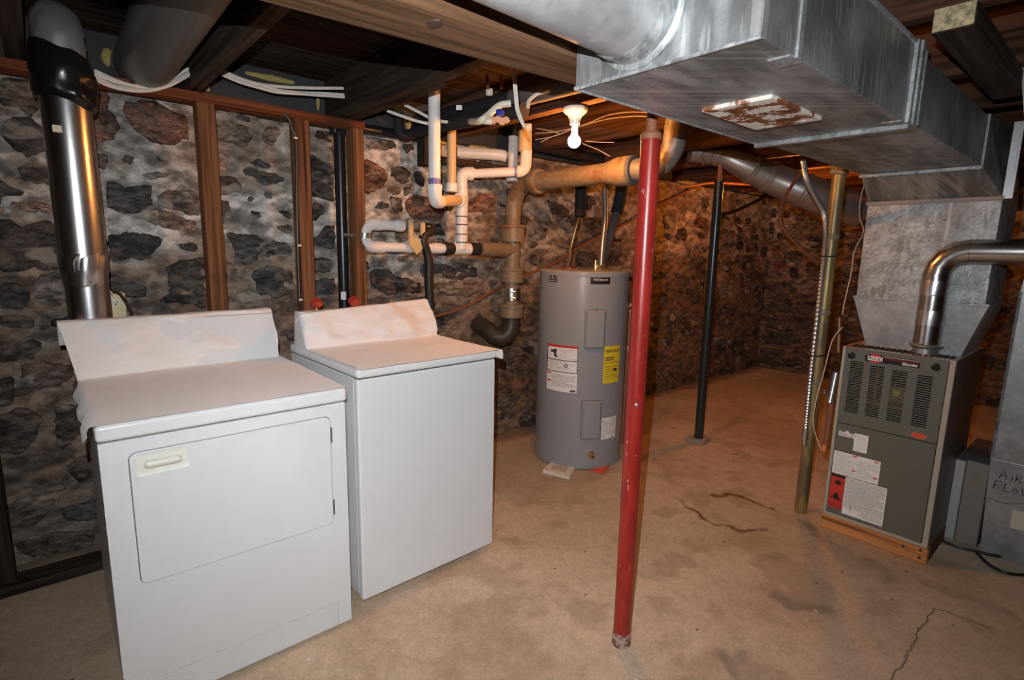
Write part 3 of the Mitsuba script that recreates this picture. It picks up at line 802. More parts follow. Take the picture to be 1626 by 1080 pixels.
add('supply_duct__transition_hem', bx((PX - .008, PR - .014, 1.198), (PX + .002, PL + .014, 1.210), .001), 'galv', False)
hole = lathe([(0, 0), (.010, 0), (.010, .002), (0, .002)])
add('supply_duct__test_hole', place(hole, (PX - .0005, -1.318, 1.405), (0, -1, 0), (0, 0, 1)), 'rust_iron')
# round take-off on the near end
rc = np.array((.222, -1.04, 1.895))
tk = sweep([rc + (.002, 0, 0), rc + (-.9, -.02, .01), rc + (-1.9, -.05, .02)], .098, 56)
add('supply_duct__take_off', tk, 'galv_smooth', 30)
add('supply_duct__collar', sweep([rc + (0, 0, 0), rc + (-.006, 0, 0), rc + (-.012, 0, 0), rc + (-.052, 0, 0), rc + (-.060, 0, 0)], [.112, .112, .102, .102, .098], 56), 'galv', 30)
# register in the underside
g0, g1, h0, h1 = .582, .886, -1.166, -.985
rg = sbox(g0, h0, g1, h1); inner = sbox(g0 + .026, h0 + .024, g1 - .026, h1 - .024)
add('supply_duct__register', extr(rg.difference(inner), .010, DZ0 - .010), 'rusty_enamel', False)
add('supply_duct__register__backing', extr(inner, .003, DZ0 - .004), 'rusty_enamel', False)
ls = [bx((g0 + .026, h0 + .026 + i * .0123, DZ0 - .0095), (g1 - .026, h0 + .026 + i * .0123 + .0085, DZ0 - .006), .0008) for i in range(11)]
add('supply_duct__register__louver', join(*ls), 'rusty_enamel', False); stuff('supply_duct__register__louver')
labels['supply_duct__register'] = {'label': 'rusty white register grille in the underside'}
lab('supply_duct', 'large galvanized sheet-metal supply duct running from the top middle to the furnace plenum', 'duct')

# second duct: flue-like round branch behind the trunk, boot and flexible end
q = spline([(2.713, 0.369, 2.091), (2.861, 0.238, 2.078), (2.987, 0.115, 2.016), (3.143, -0.042, 1.921)] + [(3.309, -0.279, 1.805), (3.516, -0.478, 1.713)], 6)
rr = np.interp(np.arange(len(q)), [0, 8, 14, 22, len(q)], [.058, .068, .095, .112, .112])
add('branch_duct__pipe', sweep(q, rr, 36), 'gray_duct', 30)
for i, (k, rad) in enumerate(((2, .064), (4, .066), (6, .070), (14, .100), (17, .108), (22, .116))):
    d = q[k + 1] - q[k]
    add('branch_duct__joint_ring' + (f'_{i:03d}' if i else ''), ring(q[k], d, rad + .002, .022 if k < 10 else .035, 36), 'gray_duct')
hk = [(2.709, 0.318, 2.147), (2.721, 0.291, 2.071), (2.731, 0.267, 2.003)]
add('branch_duct__hanger_strap', sweep(hk, .006, 6), 'conduit')
lab('branch_duct', 'gray round galvanized branch duct slung under the joists behind the supply duct', 'duct')

# ================================================================ furnace
FX, FYL, FYR, FZ0, FZ1, FXB = 2.205, -.881, -1.325, .079, .962, 2.80
def ff(m): return place(m, (FX, FYL, 0), (0, -1, 0), (0, 0, 1))      # local x = metres right of the front's left edge, y = height, z = towards the viewer
FW_ = FYL - FYR
# shell: left, right, back, top and bottom sheets round an open front
add('furnace__cabinet', join(bx((FX, FYR, FZ0), (FXB, FYR + .012, FZ1), .002), bx((FX, FYL - .012, FZ0), (FXB, FYL, FZ1), .002), bx((FXB - .01, FYR, FZ0), (FXB, FYL, FZ1), .002), bx((FX, FYR, FZ0), (FXB, FYL, FZ0 + .012), .002)), 'furnace_side', False)
add('furnace__top', bx((FX + .002, FYR, FZ1 - .004), (FXB, FYL, FZ1 + .004), .001), 'furnace_top_mat', False)
sl = [bx((FX + .02 + .0, FYL - .03 - i * .0225, FZ1 + .0035), (FX + .075, FYL - .042 - i * .0225, FZ1 + .005), .0004) for i in range(18)]
add('furnace__top_grille', join(*sl), 'black_gap', False); stuff('furnace__top_grille')
add('furnace__corner_trim', ff(bx((0, FZ0, -.012), (.014, FZ1 + .003, .006), .002)), 'furnace_trim', False)
add('furnace__corner_trim_001', ff(bx((FW_ - .022, FZ0, -.012), (FW_, FZ1 + .003, .006), .002)), 'furnace_trim', False)
add('furnace__bottom_rail', ff(bx((.014, FZ0, -.010), (FW_ - .022, FZ0 + .016, .003), .001)), 'furnace_trim', False)
SEAM = .578
up_ = sbox(.016, SEAM + .002, FW_ - .025, FZ1 - .001)
cols = [(.040, .098), (.128, .186), (.217, .276), (.315, .372)]
op = [sbox(a, .640, b, .898 - .006 * i) for i, (a, b) in enumerate(cols)]
pan = up_
for o in op: pan = pan.difference(o)
add('furnace__upper_door', ff(extr(pan, .014, -.010)), 'furnace_gray', False)
for i, (a, b) in enumerate(cols):
    L = [bx((a - .001, .6445 + .0106 * k, -.008), (b + .001, .6498 + .0106 * k, .001), .0008) for k in range(24)]
    k_ = 'furnace__upper_door__louver' + (f'_{i:03d}' if i else '')
    add(k_, ff(join(*L)), 'furnace_gray', False); stuff(k_)
add('furnace__upper_door__knob', ff(place(lathe([(0, 0), (.0165, 0), (.0165, .006), (.011, .009), (.010, .004), (0, .004)]), (.042, .925, .004), (1, 0, 0), (0, 1, 0))), 'black_pipe')
add('furnace__upper_door__knob_001', ff(place(lathe([(0, 0), (.0165, 0), (.0165, .006), (.011, .009), (.010, .004), (0, .004)]), (.376, .925, .004), (1, 0, 0), (0, 1, 0))), 'black_pipe')
add('furnace__upper_door__badge', ff(bx((.100, .908, .003), (.318, .944, .006), .0006)), 'label_black', False)
add('furnace__upper_door__badge_stripe', ff(join(bx((.170, .926, .006), (.318, .938, .0066), .0001))), 'label_maroon', False)
add('furnace__upper_door__badge_line', ff(join(bx((.170, .9385, .006), (.318, .9405, .0068), .0001), bx((.103, .9385, .006), (.114, .9405, .0068), .0001))), 'paper', False)
el = affinity.scale(Point(.143, .926).buffer(.026, 24), 1.0, .84)
add('furnace__upper_door__emblem', ff(extr(el, .003, .0055)), 'label_red')
add('furnace__upper_door__emblem_plate', ff(extr(rrect(.112, .9155, .174, .9355, .003), .0012, .0085)), 'paper', False)
add('furnace__upper_door__emblem_letters', ff(text('RUUD', .0135, .1145, .919, .0094, .0008, True, .057)), 'label_black', False)
add('furnace__upper_door__badge_letters', ff(text('Silhouette', .0125, .250, .9125, .006, .0008, True, .058)), 'paper', False)
add('furnace__upper_door__warning_sticker', ff(extr(affinity.scale(Point(.352, .599).buffer(.03, 16), 1.0, .42), .0012, .004)), 'label_orange')
add('furnace__upper_door__warning_print', ff(lines(.334, .592, .370, .606, 3, .0022, 5, z=.0052)), 'label_red', False)
add('furnace__lower_door', ff(bx((.016, FZ0 + .017, -.010), (FW_ - .025, SEAM - .002, .004), .002)), 'furnace_gray', False)
add('furnace__backing', bx((FX + .06, FYR + .014, FZ0 + .02), (FX + .075, FYL - .014, FZ1 - .01), .001), 'black_gap', False)
add('furnace__burner_pipe', ff(join(rod((.11, .70, -.035), (.30, .70, -.035), .010), rod((.15, .70, -.035), (.15, .87, -.035), .006), bx((.20, .72, -.05), (.275, .80, -.03), .003))), 'rust_iron')
add('furnace__burner_tag', ff(join(bx((.222, .755, -.029), (.25, .785, -.028), .0002))), 'label_yellow', False)
# labels on the lower door
def card(key, x0, y0, x1, y1, z, mat='paper', t=.0008):
    add(key, ff(extr(sbox(x0, y0, x1, y1), t, z)), mat, False)
Z_ = .004
card('furnace__rating_label', .028, .512, .098, .542, Z_)
add('furnace__rating_label__print', ff(join(lines(.031, .514, .095, .533, 4, .0018, 21, z=Z_ + .0008), bx((.030, .5355, Z_ + .0008), (.056, .5415, Z_ + .0014), .0001), bx((.072, .5355, Z_ + .0008), (.097, .5415, Z_ + .0014), .0001))), 'ink', False)
card('furnace__instruction_card', .098, .452, .158, .542, Z_ + .0005)
add('furnace__instruction_card__print', ff(join(lines(.112, .456, .153, .535, 9, .0016, 22, z=Z_ + .0013), bx((.102, .524, Z_ + .0013), (.107, .535, Z_ + .0018), .0001))), 'ink_gray', False)
card('furnace__caution_label', .018, .312, .222, .430, Z_)
add('furnace__caution_label__print', ff(join(lines(.024, .318, .115, .424, 15, .0022, 23, z=Z_ + .0008), lines(.124, .318, .216, .408, 12, .0022, 24, z=Z_ + .0008))), 'ink_gray', False)
add('furnace__caution_label__red_mark', ff(join(*[bx((a, b, Z_ + .0008), (a + .018, b + .006, Z_ + .0016), .0001) for a, b in ((.104, .421), (.196, .419), (.104, .346), (.198, .338))])), 'label_red', False)
card('furnace__danger_label', .018, .128, .082, .308, Z_, 'label_red')
f1 = Polygon([(.034, .258), (.044, .266), (.041, .278), (.049, .270), (.054, .282), (.058, .270), (.067, .276), (.063, .265), (.070, .258), (.058, .260), (.052, .252), (.047, .260)])
f2 = Polygon([(.026, .178), (.038, .190), (.046, .212), (.052, .196), (.056, .212), (.062, .192), (.076, .176), (.062, .182), (.058, .168), (.051, .184), (.044, .168), (.042, .184)])
add('furnace__danger_label__symbol', ff(join(extr(f1.buffer(.001), .0008, Z_ + .0008), extr(f2.buffer(.001), .0008, Z_ + .0008), bx((.019, .294, Z_ + .0008), (.081, .307, Z_ + .0014), .0001))), 'label_black', False)
add('furnace__danger_label__print', ff(lines(.024, .134, .076, .160, 3, .002, 25, z=Z_ + .0008)), 'label_black', False)
card('furnace__operation_label', .084, .112, .262, .308, Z_)
add('furnace__operation_label__print', ff(join(lines(.088, .150, .258, .304, 20, .0038, 26, z=Z_ + .0008, gap=.10, word=.02), lines(.165, .118, .256, .148, 4, .003, 27, z=Z_ + .0008), bx((.116, .140, Z_ + .0008), (.124, .165, Z_ + .0016), .0001))), 'ink_gray', False)
# vent connector
vx, vy = 2.272, -1.196
add('furnace__vent_collar', lathe([(0, .960), (.050, .960), (.050, .995), (.056, 1.000), (.064, 1.006), (.066, 1.014), (.060, 1.018), (0, 1.018)], (vx, vy, 0), 40), 'gray_duct')
lab('furnace', 'gray-green gas furnace with louvered upper door and many labels, standing at the right', 'furnace')
labels['furnace__danger_label'] = {'label': 'red danger label with black symbols'}
P3 = [(vx, vy, 1.012), (vx, vy, 1.30), (vx, vy, 1.345)]
vp = bend((vx, vy, 1.012), (vx, vy, 1.432), (vx + .02, -2.4, 1.445), .105, 5)
pts = []
for a, b in zip(vp[:-1], vp[1:]): pts += [np.array(a) * (1 - t) + np.array(b) * t for t in (0, .5)]
pts.append(np.array(vp[-1]))
vm = sweep(pts, .053, 44)
add('vent_pipe__pipe', vm, 'steel_pipe', 13)
for i, k in enumerate((1, 2, 3, 4, 5)):
    a, d = np.array(vp[k]), np.array(vp[k + 1]) - np.array(vp[k - 1])
    add('vent_pipe__elbow_joint' + (f'_{i:03d}' if i else ''), ring(a, d, .0552, .009, 44), 'steel_pipe')
fm = sweep([(vx, vy, 1.10), (vx, vy, 1.112), (vx, vy, 1.155), (vx, vy, 1.17)], [.0535, .0548, .0548, .0535], 22); fm.vertices += fm.vertex_normals * ((meshkit.noise(fm.vertices * 80, 3) - .5) * .003)[:, None]
add('vent_pipe__foil_tape', fm, 'foil', 20)
fm = sweep([(vx, vy, 1.235), (vx, vy, 1.245), (vx, vy, 1.29), (vx, vy, 1.305)], [.0535, .0546, .0546, .0535], 22); fm.vertices += fm.vertex_normals * ((meshkit.noise(fm.vertices * 80, 6) - .5) * .003)[:, None]
add('vent_pipe__foil_tape_001', fm, 'foil', 20)
lab('vent_pipe', 'shiny metal vent pipe rising from the furnace top and elbowing off to the right', 'vent pipe')

# wooden base under the furnace
add('wooden_platform__front_board', bx((FX - .002, FYR - .004, 0), (FX + .036, FYL + .004, .078), .003), 'wood_y', False, uv=(.5, .3))
add('wooden_platform__side_board', bx((FX + .036, FYR - .004, 0), (FXB, FYR + .032, .078), .003), 'wood_x', False, uv=(.8, .3))
add('wooden_platform__side_board_001', bx((FX + .036, FYL - .032, 0), (FXB, FYL + .004, .078), .003), 'wood_x', False, uv=(.8, .6))
add('wooden_platform__nail', join(*[place(lathe([(0, 0), (.006, 0), (.006, .002), (0, .002)], n=12), (FX - .003, a, b), (0, -1, 0), (0, 0, 1)) for a, b in ((-1.302, .062), (-1.302, .024), (-1.236, .052))]), 'black_gap')
lab('wooden_platform', 'orange pine board platform on the floor carrying the furnace', 'platform')

# return air drop beside the furnace
RX = 2.55
add('return_duct__boot', bx((RX, -1.365, .012), (2.95, -1.326, .430), .002), 'galv_bright', False)
add('return_duct__boot_top', trimesh.convex.convex_hull(np.array([(RX + .01, -1.33, .430), (RX + .01, -1.46, .430), (2.95, -1.33, .430), (2.95, -1.46, .430), (RX + .06, -1.34, .455), (2.95, -1.34, .455), (RX + .06, -1.46, .455), (2.95, -1.46, .455)])), 'dark_duct', False)
add('return_duct__filter_door', bx((RX + .006, -1.452, .014), (RX + .03, -1.368, .436), .002), 'filter_tan', False)
add('return_duct__filter_box', bx((RX + .03, -1.455, .012), (2.95, -1.364, .432), .002), 'dark_duct', False)
drop = Polygon([(-1.452, 1.26), (-1.450, .47), (-1.468, -.0), (-2.2, -.0), (-2.2, 1.9), (-1.50, 1.9)])
dmesh = place(extr(drop, .40), (RX + .005, 0, 0), (0, 1, 0), (0, 0, 1))
add('return_duct__drop', dmesh, 'galv_smooth', False)
add('return_duct__corner_seam', rod((RX + .004, -1.452, .47), (RX + .004, -1.453, 1.26), .006, 8), 'galv')
add('return_duct__band_seam', rod((RX + .002, -1.45, .472), (RX + .002, -2.1, .475), .003, 8), 'gray_duct')
def fr(m): return place(m, (RX + .0045, -1.45, 0), (0, -1, 0), (0, 0, 1))
def stroke(P, r=.0016): return sweep([(a, b, .0006) for a, b in P], r, 5)
LET = {'A': [[(0, 0), (.012, .036), (.024, 0)], [(.004, .013), (.022, .015)]], 'i': [[(.004, 0), (.005, .020)], [(.005, .027), (.006, .029)]], 'R': [[(0, 0), (.002, .032), (.016, .028), (.014, .018), (.002, .015), (.018, 0)]],
       'F': [[(0, 0), (.003, .034)], [(.003, .034), (.022, .036)], [(.002, .018), (.016, .019)]], 'L': [[(.003, .032), (0, 0), (.016, .002)]], 'O': [[(.008, .022), (.001, .012), (.008, .001), (.017, .010), (.008, .022)]], 'W': [[(0, .030), (.006, 0), (.013, .018), (.020, 0), (.028, .032)]]}
def write(s, x, y, k=1.0):
    out = []
    for ch in s:
        for P in LET[ch]: out.append(stroke([(x + a * k, y + b * k) for a, b in P], .0021))
        x += (max(a for P in LET[ch] for a, _ in P) + .010) * k
    return out
add('return_duct__marker_writing', fr(join(*write('AiR', .040, .388, 1.15), *write('FLOW', .026, .330, 1.15), stroke([(.012, .282), (.05, .272), (.09, .276), (.13, .292), (.17, .315)], .0014))), 'ink', False)
labels['return_duct__marker_writing'] = {'label': 'AIR FLOW handwritten in black marker'}
add('return_duct__paper_tag', fr(bx((.106, .165, 0), (.19, .255, .0015), .0003)), 'paper_old', False)
lab('return_duct', 'tall galvanized return-air drop with AIR FLOW written on it, right of the furnace', 'duct')
bt = trimesh.convex.convex_hull(np.array([(1.93, -1.394, 2.20), (2.4, -1.394, 2.20), (1.93, -2.1, 2.20), (2.4, -2.1, 2.20), (1.93, -1.470, 1.775), (2.4, -1.470, 1.775), (1.93, -2.1, 1.775), (2.4, -2.1, 1.775)]))
add('duct_boot__body', bt, 'galv_smooth', False); add('duct_boot__hem', bx((1.925, -2.1, 1.768), (2.4, -1.466, 1.780), .001), 'gray_duct', False)
lab('duct_boot', 'tapered galvanized duct boot hanging at the upper right corner', 'duct')

# ================================================================ water heater
HX, HY, HR, HH = 1.953, .619, .294, 1.282
A0 = -2.41564
def hc(m, size=.014):
    m = tri(m); v, f = trimesh.remesh.subdivide_to_size(m.vertices, m.faces, size, max_iter=12)
    a = A0 + v[:, 0] / HR; rr_ = HR + v[:, 2]
    return trimesh.Trimesh(np.stack([HX + rr_ * np.cos(a), HY + rr_ * np.sin(a), v[:, 1]], 1), f, process=False)
add('water_heater__tank', lathe([(0, .02), (HR - .008, .02), (HR - .002, .03), (HR, .035), (HR, 1.245), (HR - .001, 1.247), (0, 1.247)], (HX, HY, 0), 96), 'heater_gray', 30)
add('water_heater__bottom_rim', lathe([(0, .004), (HR - .010, .004), (HR - .002, .010), (HR - .001, .034), (0, .034)], (HX, HY, 0), 96), 'heater_gray', 30)
add('water_heater__top_cap', lathe([(0, 1.246), (HR + .001, 1.246), (HR + .003, 1.25), (HR + .003, 1.272), (HR - .004, 1.281), (HR - .012, 1.283), (0, 1.286)], (HX, HY, 0), 96), 'heater_gray', 30)
for i, (z0, z1) in enumerate(((.806, 1.048), (.214, .466))):
    a0_, a1_ = .018, .148
    rim = [(a, .0) for a in ()]
    add('water_heater__panel_gap' + ('_001' if i else ''), hc(extr(rrect(a0_ - .003, z0 - .003, a1_ + .003, z1 + .003, .007), .0012, 0), .02), 'gap_gray', False)
    pm = trimesh.convex.convex_hull(np.array([(x_, y_, z_) for q_, z_ in ((0, 0), (0, .006), (.016, .020)) for x_ in (a0_ + q_, a1_ - q_) for y_ in (z0 + q_ * .7, z1 - q_ * .7)]))
    k_ = 'water_heater__access_panel' + ('_001' if i else '')
    add(k_, hc(pm, .02), 'heater_panel', False)
    add(k_ + '__screw', hc(extr(Point((a0_ + a1_) / 2, z1 + .004).buffer(.005, 4), .006), .02), 'chrome', False)
def hcard(key, x0, y0, x1, y1, mat, z=.0008, t=.001): add(key, hc(extr(sbox(x0, y0, x1, y1), t, z)), mat, False)
hcard('water_heater__badge', -.246, 1.208, -.176, 1.262, 'label_black')
add('water_heater__badge_mark', hc(join(*[extr(sbox(a, b, c, d), .0006, .0018) for a, b, c, d in ((-.240, 1.226, -.182, 1.256), (-.240, 1.214, -.182, 1.220))])), 'heater_gray', False)
add('water_heater__badge_icon', hc(join(*[extr(p_, .0006, .0024) for p_ in (Point(-.226, 1.244).buffer(.008, 5), sbox(-.203, 1.236, -.188, 1.252), sbox(-.230, 1.229, -.190, 1.232))])), 'label_black', False)
hcard('water_heater__nameplate', .040, 1.206, .168, 1.262, 'label_black')
add('water_heater__nameplate_letters', hc(text('Reliance', .017, .056, 1.226, .0018, .0006, True, .095)), 'ink_gray', False)
hcard('water_heater__warning_label', -.238, .514, -.018, .815, 'paper')
add('water_heater__warning_label__print', hc(join(lines(-.140, .725, -.030, .795, 5, .004, 31, z=.0018), lines(-.225, .655, -.030, .715, 6, .0035, 32, z=.0018), lines(-.19, .545, -.026, .625, 9, .0042, 33, z=.0018))), 'ink_gray', False)
add('water_heater__warning_label__border', hc(join(*[extr(sbox(*q_), .0008, .0018) for q_ in ((-.238, .716, -.018, .721), (-.238, .640, -.018, .645), (-.238, .64, -.234, .80), (-.022, .64, -.018, .80), (-.062, .520, -.026, .532))])), 'ink', False)
for i, q_ in enumerate(((-.238, .800, -.018, .815), (-.232, .622, -.20, .632), (-.232, .572, -.198, .582))): add('water_heater__warning_label__red_band' + (f'_{i:03d}' if i else ''), hc(extr(sbox(*q_), .0008, .0018)), 'label_red', False)
pic = Polygon([(-.215, .768), (-.20, .780), (-.185, .782), (-.165, .790), (-.158, .778), (-.165, .760), (-.160, .748), (-.150, .735), (-.165, .732), (-.18, .742), (-.18, .762), (-.2, .764)])
add('water_heater__warning_label__picture', hc(join(extr(pic, .0008, .0018), extr(Point(-.092, .684).buffer(.012, 6).difference(Point(-.092, .684).buffer(.007, 6)), .0008, .0018))), 'ink', False)
hcard('water_heater__energy_label', .150, .575, .290, .816, 'label_yellow')
add('water_heater__energy_label__print', hc(join(text('ENERGYGUIDE', .017, .158, .775, .0018, .0008, True, .122), lines(.16, .72, .23, .75, 2, .008, 35, z=.0018), lines(.16, .60, .28, .69, 6, .0028, 36, z=.0018), extr(sbox(.152, .708, .288, .711), .0006, .0018), extr(rrect(.232, .652, .262, .670, .004), .0008, .0018))), 'ink', False)
hcard('water_heater__serial_label', .158, .203, .288, .346, 'paper')
add('water_heater__serial_label__print', hc(join(lines(.166, .225, .28, .322, 8, .003, 37, z=.0018), *[extr(sbox(a, b, a + .014, b + .012), .0008, .0018) for a, b in ((.164, .322), (.262, .325), (.264, .228), (.17, .210), (.24, .208))])), 'ink_gray', False)
# drain valve
dv = np.array((HX + HR * math.cos(A0 + .092 / HR), HY + HR * math.sin(A0 + .092 / HR), .108)); dn = np.array((math.cos(A0 + .092 / HR), math.sin(A0 + .092 / HR), 0))
add('water_heater__drain_valve', join(sweep([dv - dn * .01, dv + dn * .004, dv + dn * .006, dv + dn * .030], [.024, .024, .014, .012], 20), ring(dv + dn * .034, dn, .017, .010, 16)), 'brass')
add('water_heater__drain_valve__mouth', rod(dv + dn * .035, dv + dn * .0405, .0075, 12), 'black_gap')
# relief valve and pipe on the right side
tv = [(2.170, 0.434, 1.042)][0]; tv = np.array(tv); tv2 = [(2.179, 0.399, 1.037)][0]
add('water_heater__relief_valve', join(rod(tv - np.array((.05, .03, 0)), tv2, .017, 14), rod(np.array(tv2) - (0, 0, .03), np.array(tv2) + (0, 0, .03), .015, 14)), 'brass')
rp = [np.array(tv2) - (0, 0, .02), np.array((tv2[0] - .012, tv2[1] + .0, .10))]
add('water_heater__relief_pipe', rod(rp[0], rp[1], .012, 14), 'copper_dull')
add('water_heater__relief_pipe__coupling', ring((rp[0] * .72 + rp[1] * .28), rp[1] - rp[0], .016, .035, 14), 'copper')
lab('water_heater', 'tall gray cylindrical electric water heater with warning and yellow energy labels', 'water heater')

# supply lines above the heater
top = 1.284
h1 = [(1.910, 0.716, 1.297), (1.927, 0.726, 1.406), (1.956, 0.724, 1.515), (1.998, 0.718, 1.649)]
add('hot_water_line__flex', cable([(h1[0][0], h1[0][1], top + .0)] + h1[1:], .011, 12), 'chrome', 40)
add('hot_water_line__nut', ring((h1[0][0], h1[0][1], top + .025), (0, 0, 1), .018, .03, 6), 'chrome')
add('hot_water_line__collar', ring((h1[0][0], h1[0][1], top + .004), (0, 0, 1), .055, .008, 24), 'red_plastic')
h2 = [(1.996, 0.716, 1.632), (2.009, 0.728, 1.741), (2.024, 0.742, 1.857)]
add('hot_water_line__insulation', cable(h2, .038, 20), 'foam')
lab('hot_water_line', 'thin braided hot-water connector with black foam sleeve above the left of the water heater', 'water pipe')
c1 = [(2.119, 0.620, 1.317), (2.143, 0.632, 1.465), (2.172, 0.645, 1.635), (2.186, 0.674, 1.826)]
add('cold_water_line__pipe', cable([(c1[0][0], c1[0][1], top)] + c1[1:], .019, 14), 'conduit')
add('cold_water_line__nut', join(ring((c1[0][0], c1[0][1], top + .015), (0, 0, 1), .032, .03, 8), rod((c1[0][0] - .03, c1[0][1] + .02, top), (c1[0][0] - .03, c1[0][1] + .02, top + .06), .012, 10)), 'brass')
lab('cold_water_line', 'plain gray upright water pipe with a brass nut above the right of the water heater', 'water pipe')
d1 = [(2.258, 0.732, 1.335), (2.319, 0.718, 1.513), (2.376, 0.708, 1.692)]
add('insulated_pipe__pipe', cable([(d1[0][0], d1[0][1], 1.30)] + d1[1:], .030, 14), 'foam_gray')
add('insulated_pipe__insulation', cable([(2.371, 0.709, 1.678), (2.397, 0.706, 1.767), (2.421, 0.711, 1.883)], .042, 18), 'foam')
lab('insulated_pipe', 'slanted gray pipe with a black foam sleeve behind the cold water pipe', 'water pipe')

# red copper tube running across the stone wall
ct = [(0.984, 1.190, 0.952), (1.198, 1.190, 0.970), (1.429, 1.190, 1.025), (1.679, 1.190, 1.130), (1.949, 1.190, 1.220), (2.243, 1.190, 1.308), (2.524, 1.190, 1.438), (2.870, 1.190, 1.570), (3.207, 1.190, 1.680), (3.475, 1.190, 1.805), (3.868, 1.190, 1.935), (4.241, 1.190, 2.079)]
add('copper_tube', cable(ct, .009, 10), 'copper_dull'); lab('copper_tube', 'reddish copper tube slanting across the stone wall behind the water heater', 'copper tube')
ct = [(3.700, 1.100, 1.730), (4.009, 1.100, 1.835), (4.339, 1.100, 1.966)] 
ct = [(2.944, 0.600, 1.899), (3.161, 0.600, 1.928), (3.392, 0.600, 1.968), (3.643, 0.600, 1.991), (4.028, 0.600, 2.015), (4.392, 0.600, 2.037), (4.865, 0.600, 2.067)]
add('copper_tube_001', cable(ct, .010, 10), 'copper_dull'); lab('copper_tube_001', 'reddish copper tube running level just below the joists past the black column', 'copper tube')
ct = [(3.146, -0.234, 1.975), (3.110, -0.213, 1.924), (3.065, -0.190, 1.853), (3.019, -0.169, 1.765), (2.991, -0.166, 1.673), (2.999, -0.191, 1.591), (3.050, -0.258, 1.489), (3.115, -0.333, 1.404), (3.158, -0.380, 1.359)]
add('copper_tube_002', cable(ct, .011, 10), 'copper_dull'); lab('copper_tube_002', 'orange-brown copper tube curving down to the metal conduit beside the tan pipe', 'copper tube')
ct = [(4.616, 1.150, 1.812), (4.902, 1.150, 1.855), (5.241, 1.150, 1.950), (5.601, 1.150, 2.066), (5.982, 1.150, 2.219)]
add('black_hose', cable(ct, .016, 10), 'rubber'); lab('black_hose', 'black hose looping down on the stone wall right of the black column', 'hose')

# paper packet and orange strip on the floor below the heater
pk = [(1.521, 0.515, 0.004), (1.663, 0.584, 0.004), (1.735, 0.436, 0.004), (1.584, 0.344, 0.004)]
pk = np.array(pk)
pv = np.vstack([pk, pk + (0, 0, .014)]); pv[4:, 2] += (.012, .004, .0, .006)
add('booklet__pages', trimesh.convex.convex_hull(pv), 'paper_old', False)
pc = pk.mean(0)
cvp = pc + (pk - pc) * .55; cvp = np.vstack([cvp + (0, 0, .020), cvp + (0, 0, .026)])
add('booklet__cover_picture', trimesh.convex.convex_hull(cvp), 'wire_tan', False)
lab('booklet', 'cream paper booklet in a packet lying on the floor in front of the water heater', 'booklet')
sk = [(1.794, 0.363, 0.004), (1.818, 0.268, 0.004), (1.947, 0.322, 0.004), (1.847, 0.361, 0.004)]
sk = np.array(sk); add('paper_scrap', trimesh.convex.convex_hull(np.vstack([sk, sk + (0, 0, .006)])), 'label_orange', False); lab('paper_scrap', 'small orange and white scrap half under the water heater', 'paper scrap')

# ================================================================ steel posts and upright pipes
def pole(x, y, r, z0, z1): return rod((x, y, z0), (x, y, z1), r, 32)
add('support_post__tube', pole(.700, -.745, .0305, .045, 1.752), 'red_paint')
add('support_post__bare_foot', lathe([(0, 0), (.0335, 0), (.034, .010), (.0325, .020), (.0325, .043), (.0306, .052), (0, .052)], (.700, -.745, 0), 28), 'bare_foot')
add('support_post__cap', lathe([(0, 1.748), (.033, 1.748), (.033, 1.764), (.028, 1.771), (0, 1.771)], (.700, -.745, 0), 28), 'rust_iron')
add('support_post__screw', sweep([(.700, -.745, 1.765 + .004 * i) for i in range(25)], [.0155 + .0015 * (i % 2) for i in range(25)], 16), 'rust_iron')
add('support_post__collar', ring((.700, -.745, .925), (0, 0, 1), .0312, .012, 30), 'red_paint')
add('support_post__pin', place(lathe([(0, 0), (.006, 0), (.006, .004), (0, .006)], n=14), (.700 - .0225, -.745 - .0205, .905), (.68, -.73, 0), (0, 0, 1)), 'conduit')
lab('support_post', 'red-painted adjustable steel post standing in the middle of the floor', 'support post')
bpx, bpy = 2.868, .218
add('support_post_001__tube', pole(bpx, bpy, .032, .03, 1.90), 'black_paint')
add('support_post_001__base_plate', rotz(bx((bpx - .068, bpy - .068, 0), (bpx + .068, bpy + .068, .032), .005), .12, (bpx, bpy, 0)), 'concrete', False)
add('support_post_001__screw', pole(bpx, bpy, .017, 1.89, 2.06), 'rust_iron')
lab('support_post_001', 'black-painted steel post on a square base plate in front of the far stone wall', 'support post')
gpx, gpy = 2.292, -.742
add('drain_pipe__pipe', pole(gpx, gpy, .031, 0, 1.86), 'gold_pipe')
for i, z in enumerate((1.50, 1.115, .745)):
    add('drain_pipe__coupling' + (f'_{i:03d}' if i else ''), ring((gpx, gpy, z), (0, 0, 1), .0335, .028, 28), 'iron')
add('drain_pipe__top_elbow', rbx((gpx - .036, gpy - .036, 1.80), (gpx + .036, gpy + .036, 1.86), .015), 'iron')
lab('drain_pipe', 'tan metal pipe standing upright just left of the furnace', 'pipe')
cp = [(1.862, -0.740, 1.826), (1.926, -0.740, 1.748), (2.048, -0.740, 1.681), (2.159, -0.740, 1.621), (2.214, -0.740, 1.548), (2.235, -0.740, 1.424), (2.243, -0.740, 1.201), (2.271, -0.740, 0.902), (2.289, -0.740, 0.660), (2.286, -0.740, 0.456)]
q = spline(cp, 26); q[:, 1] = -.735; q[:, 0] = np.minimum(q[:, 0], gpx - .055 + .02 * np.clip((.8 - q[:, 2]) / .4, 0, 1))
add('flexible_conduit__conduit', sweep(q, .0108 + .0032 * (np.arange(len(q)) % 2), 12), 'conduit', 22)
e_ = q[-1]
add('flexible_conduit__connector', join(rod(e_ + (.0, 0, .03), e_ - (0, 0, .03), .017, 14), rod(e_ - (0, 0, .025), e_ + (-.02, -.01, -.06), .012, 12)), 'conduit')
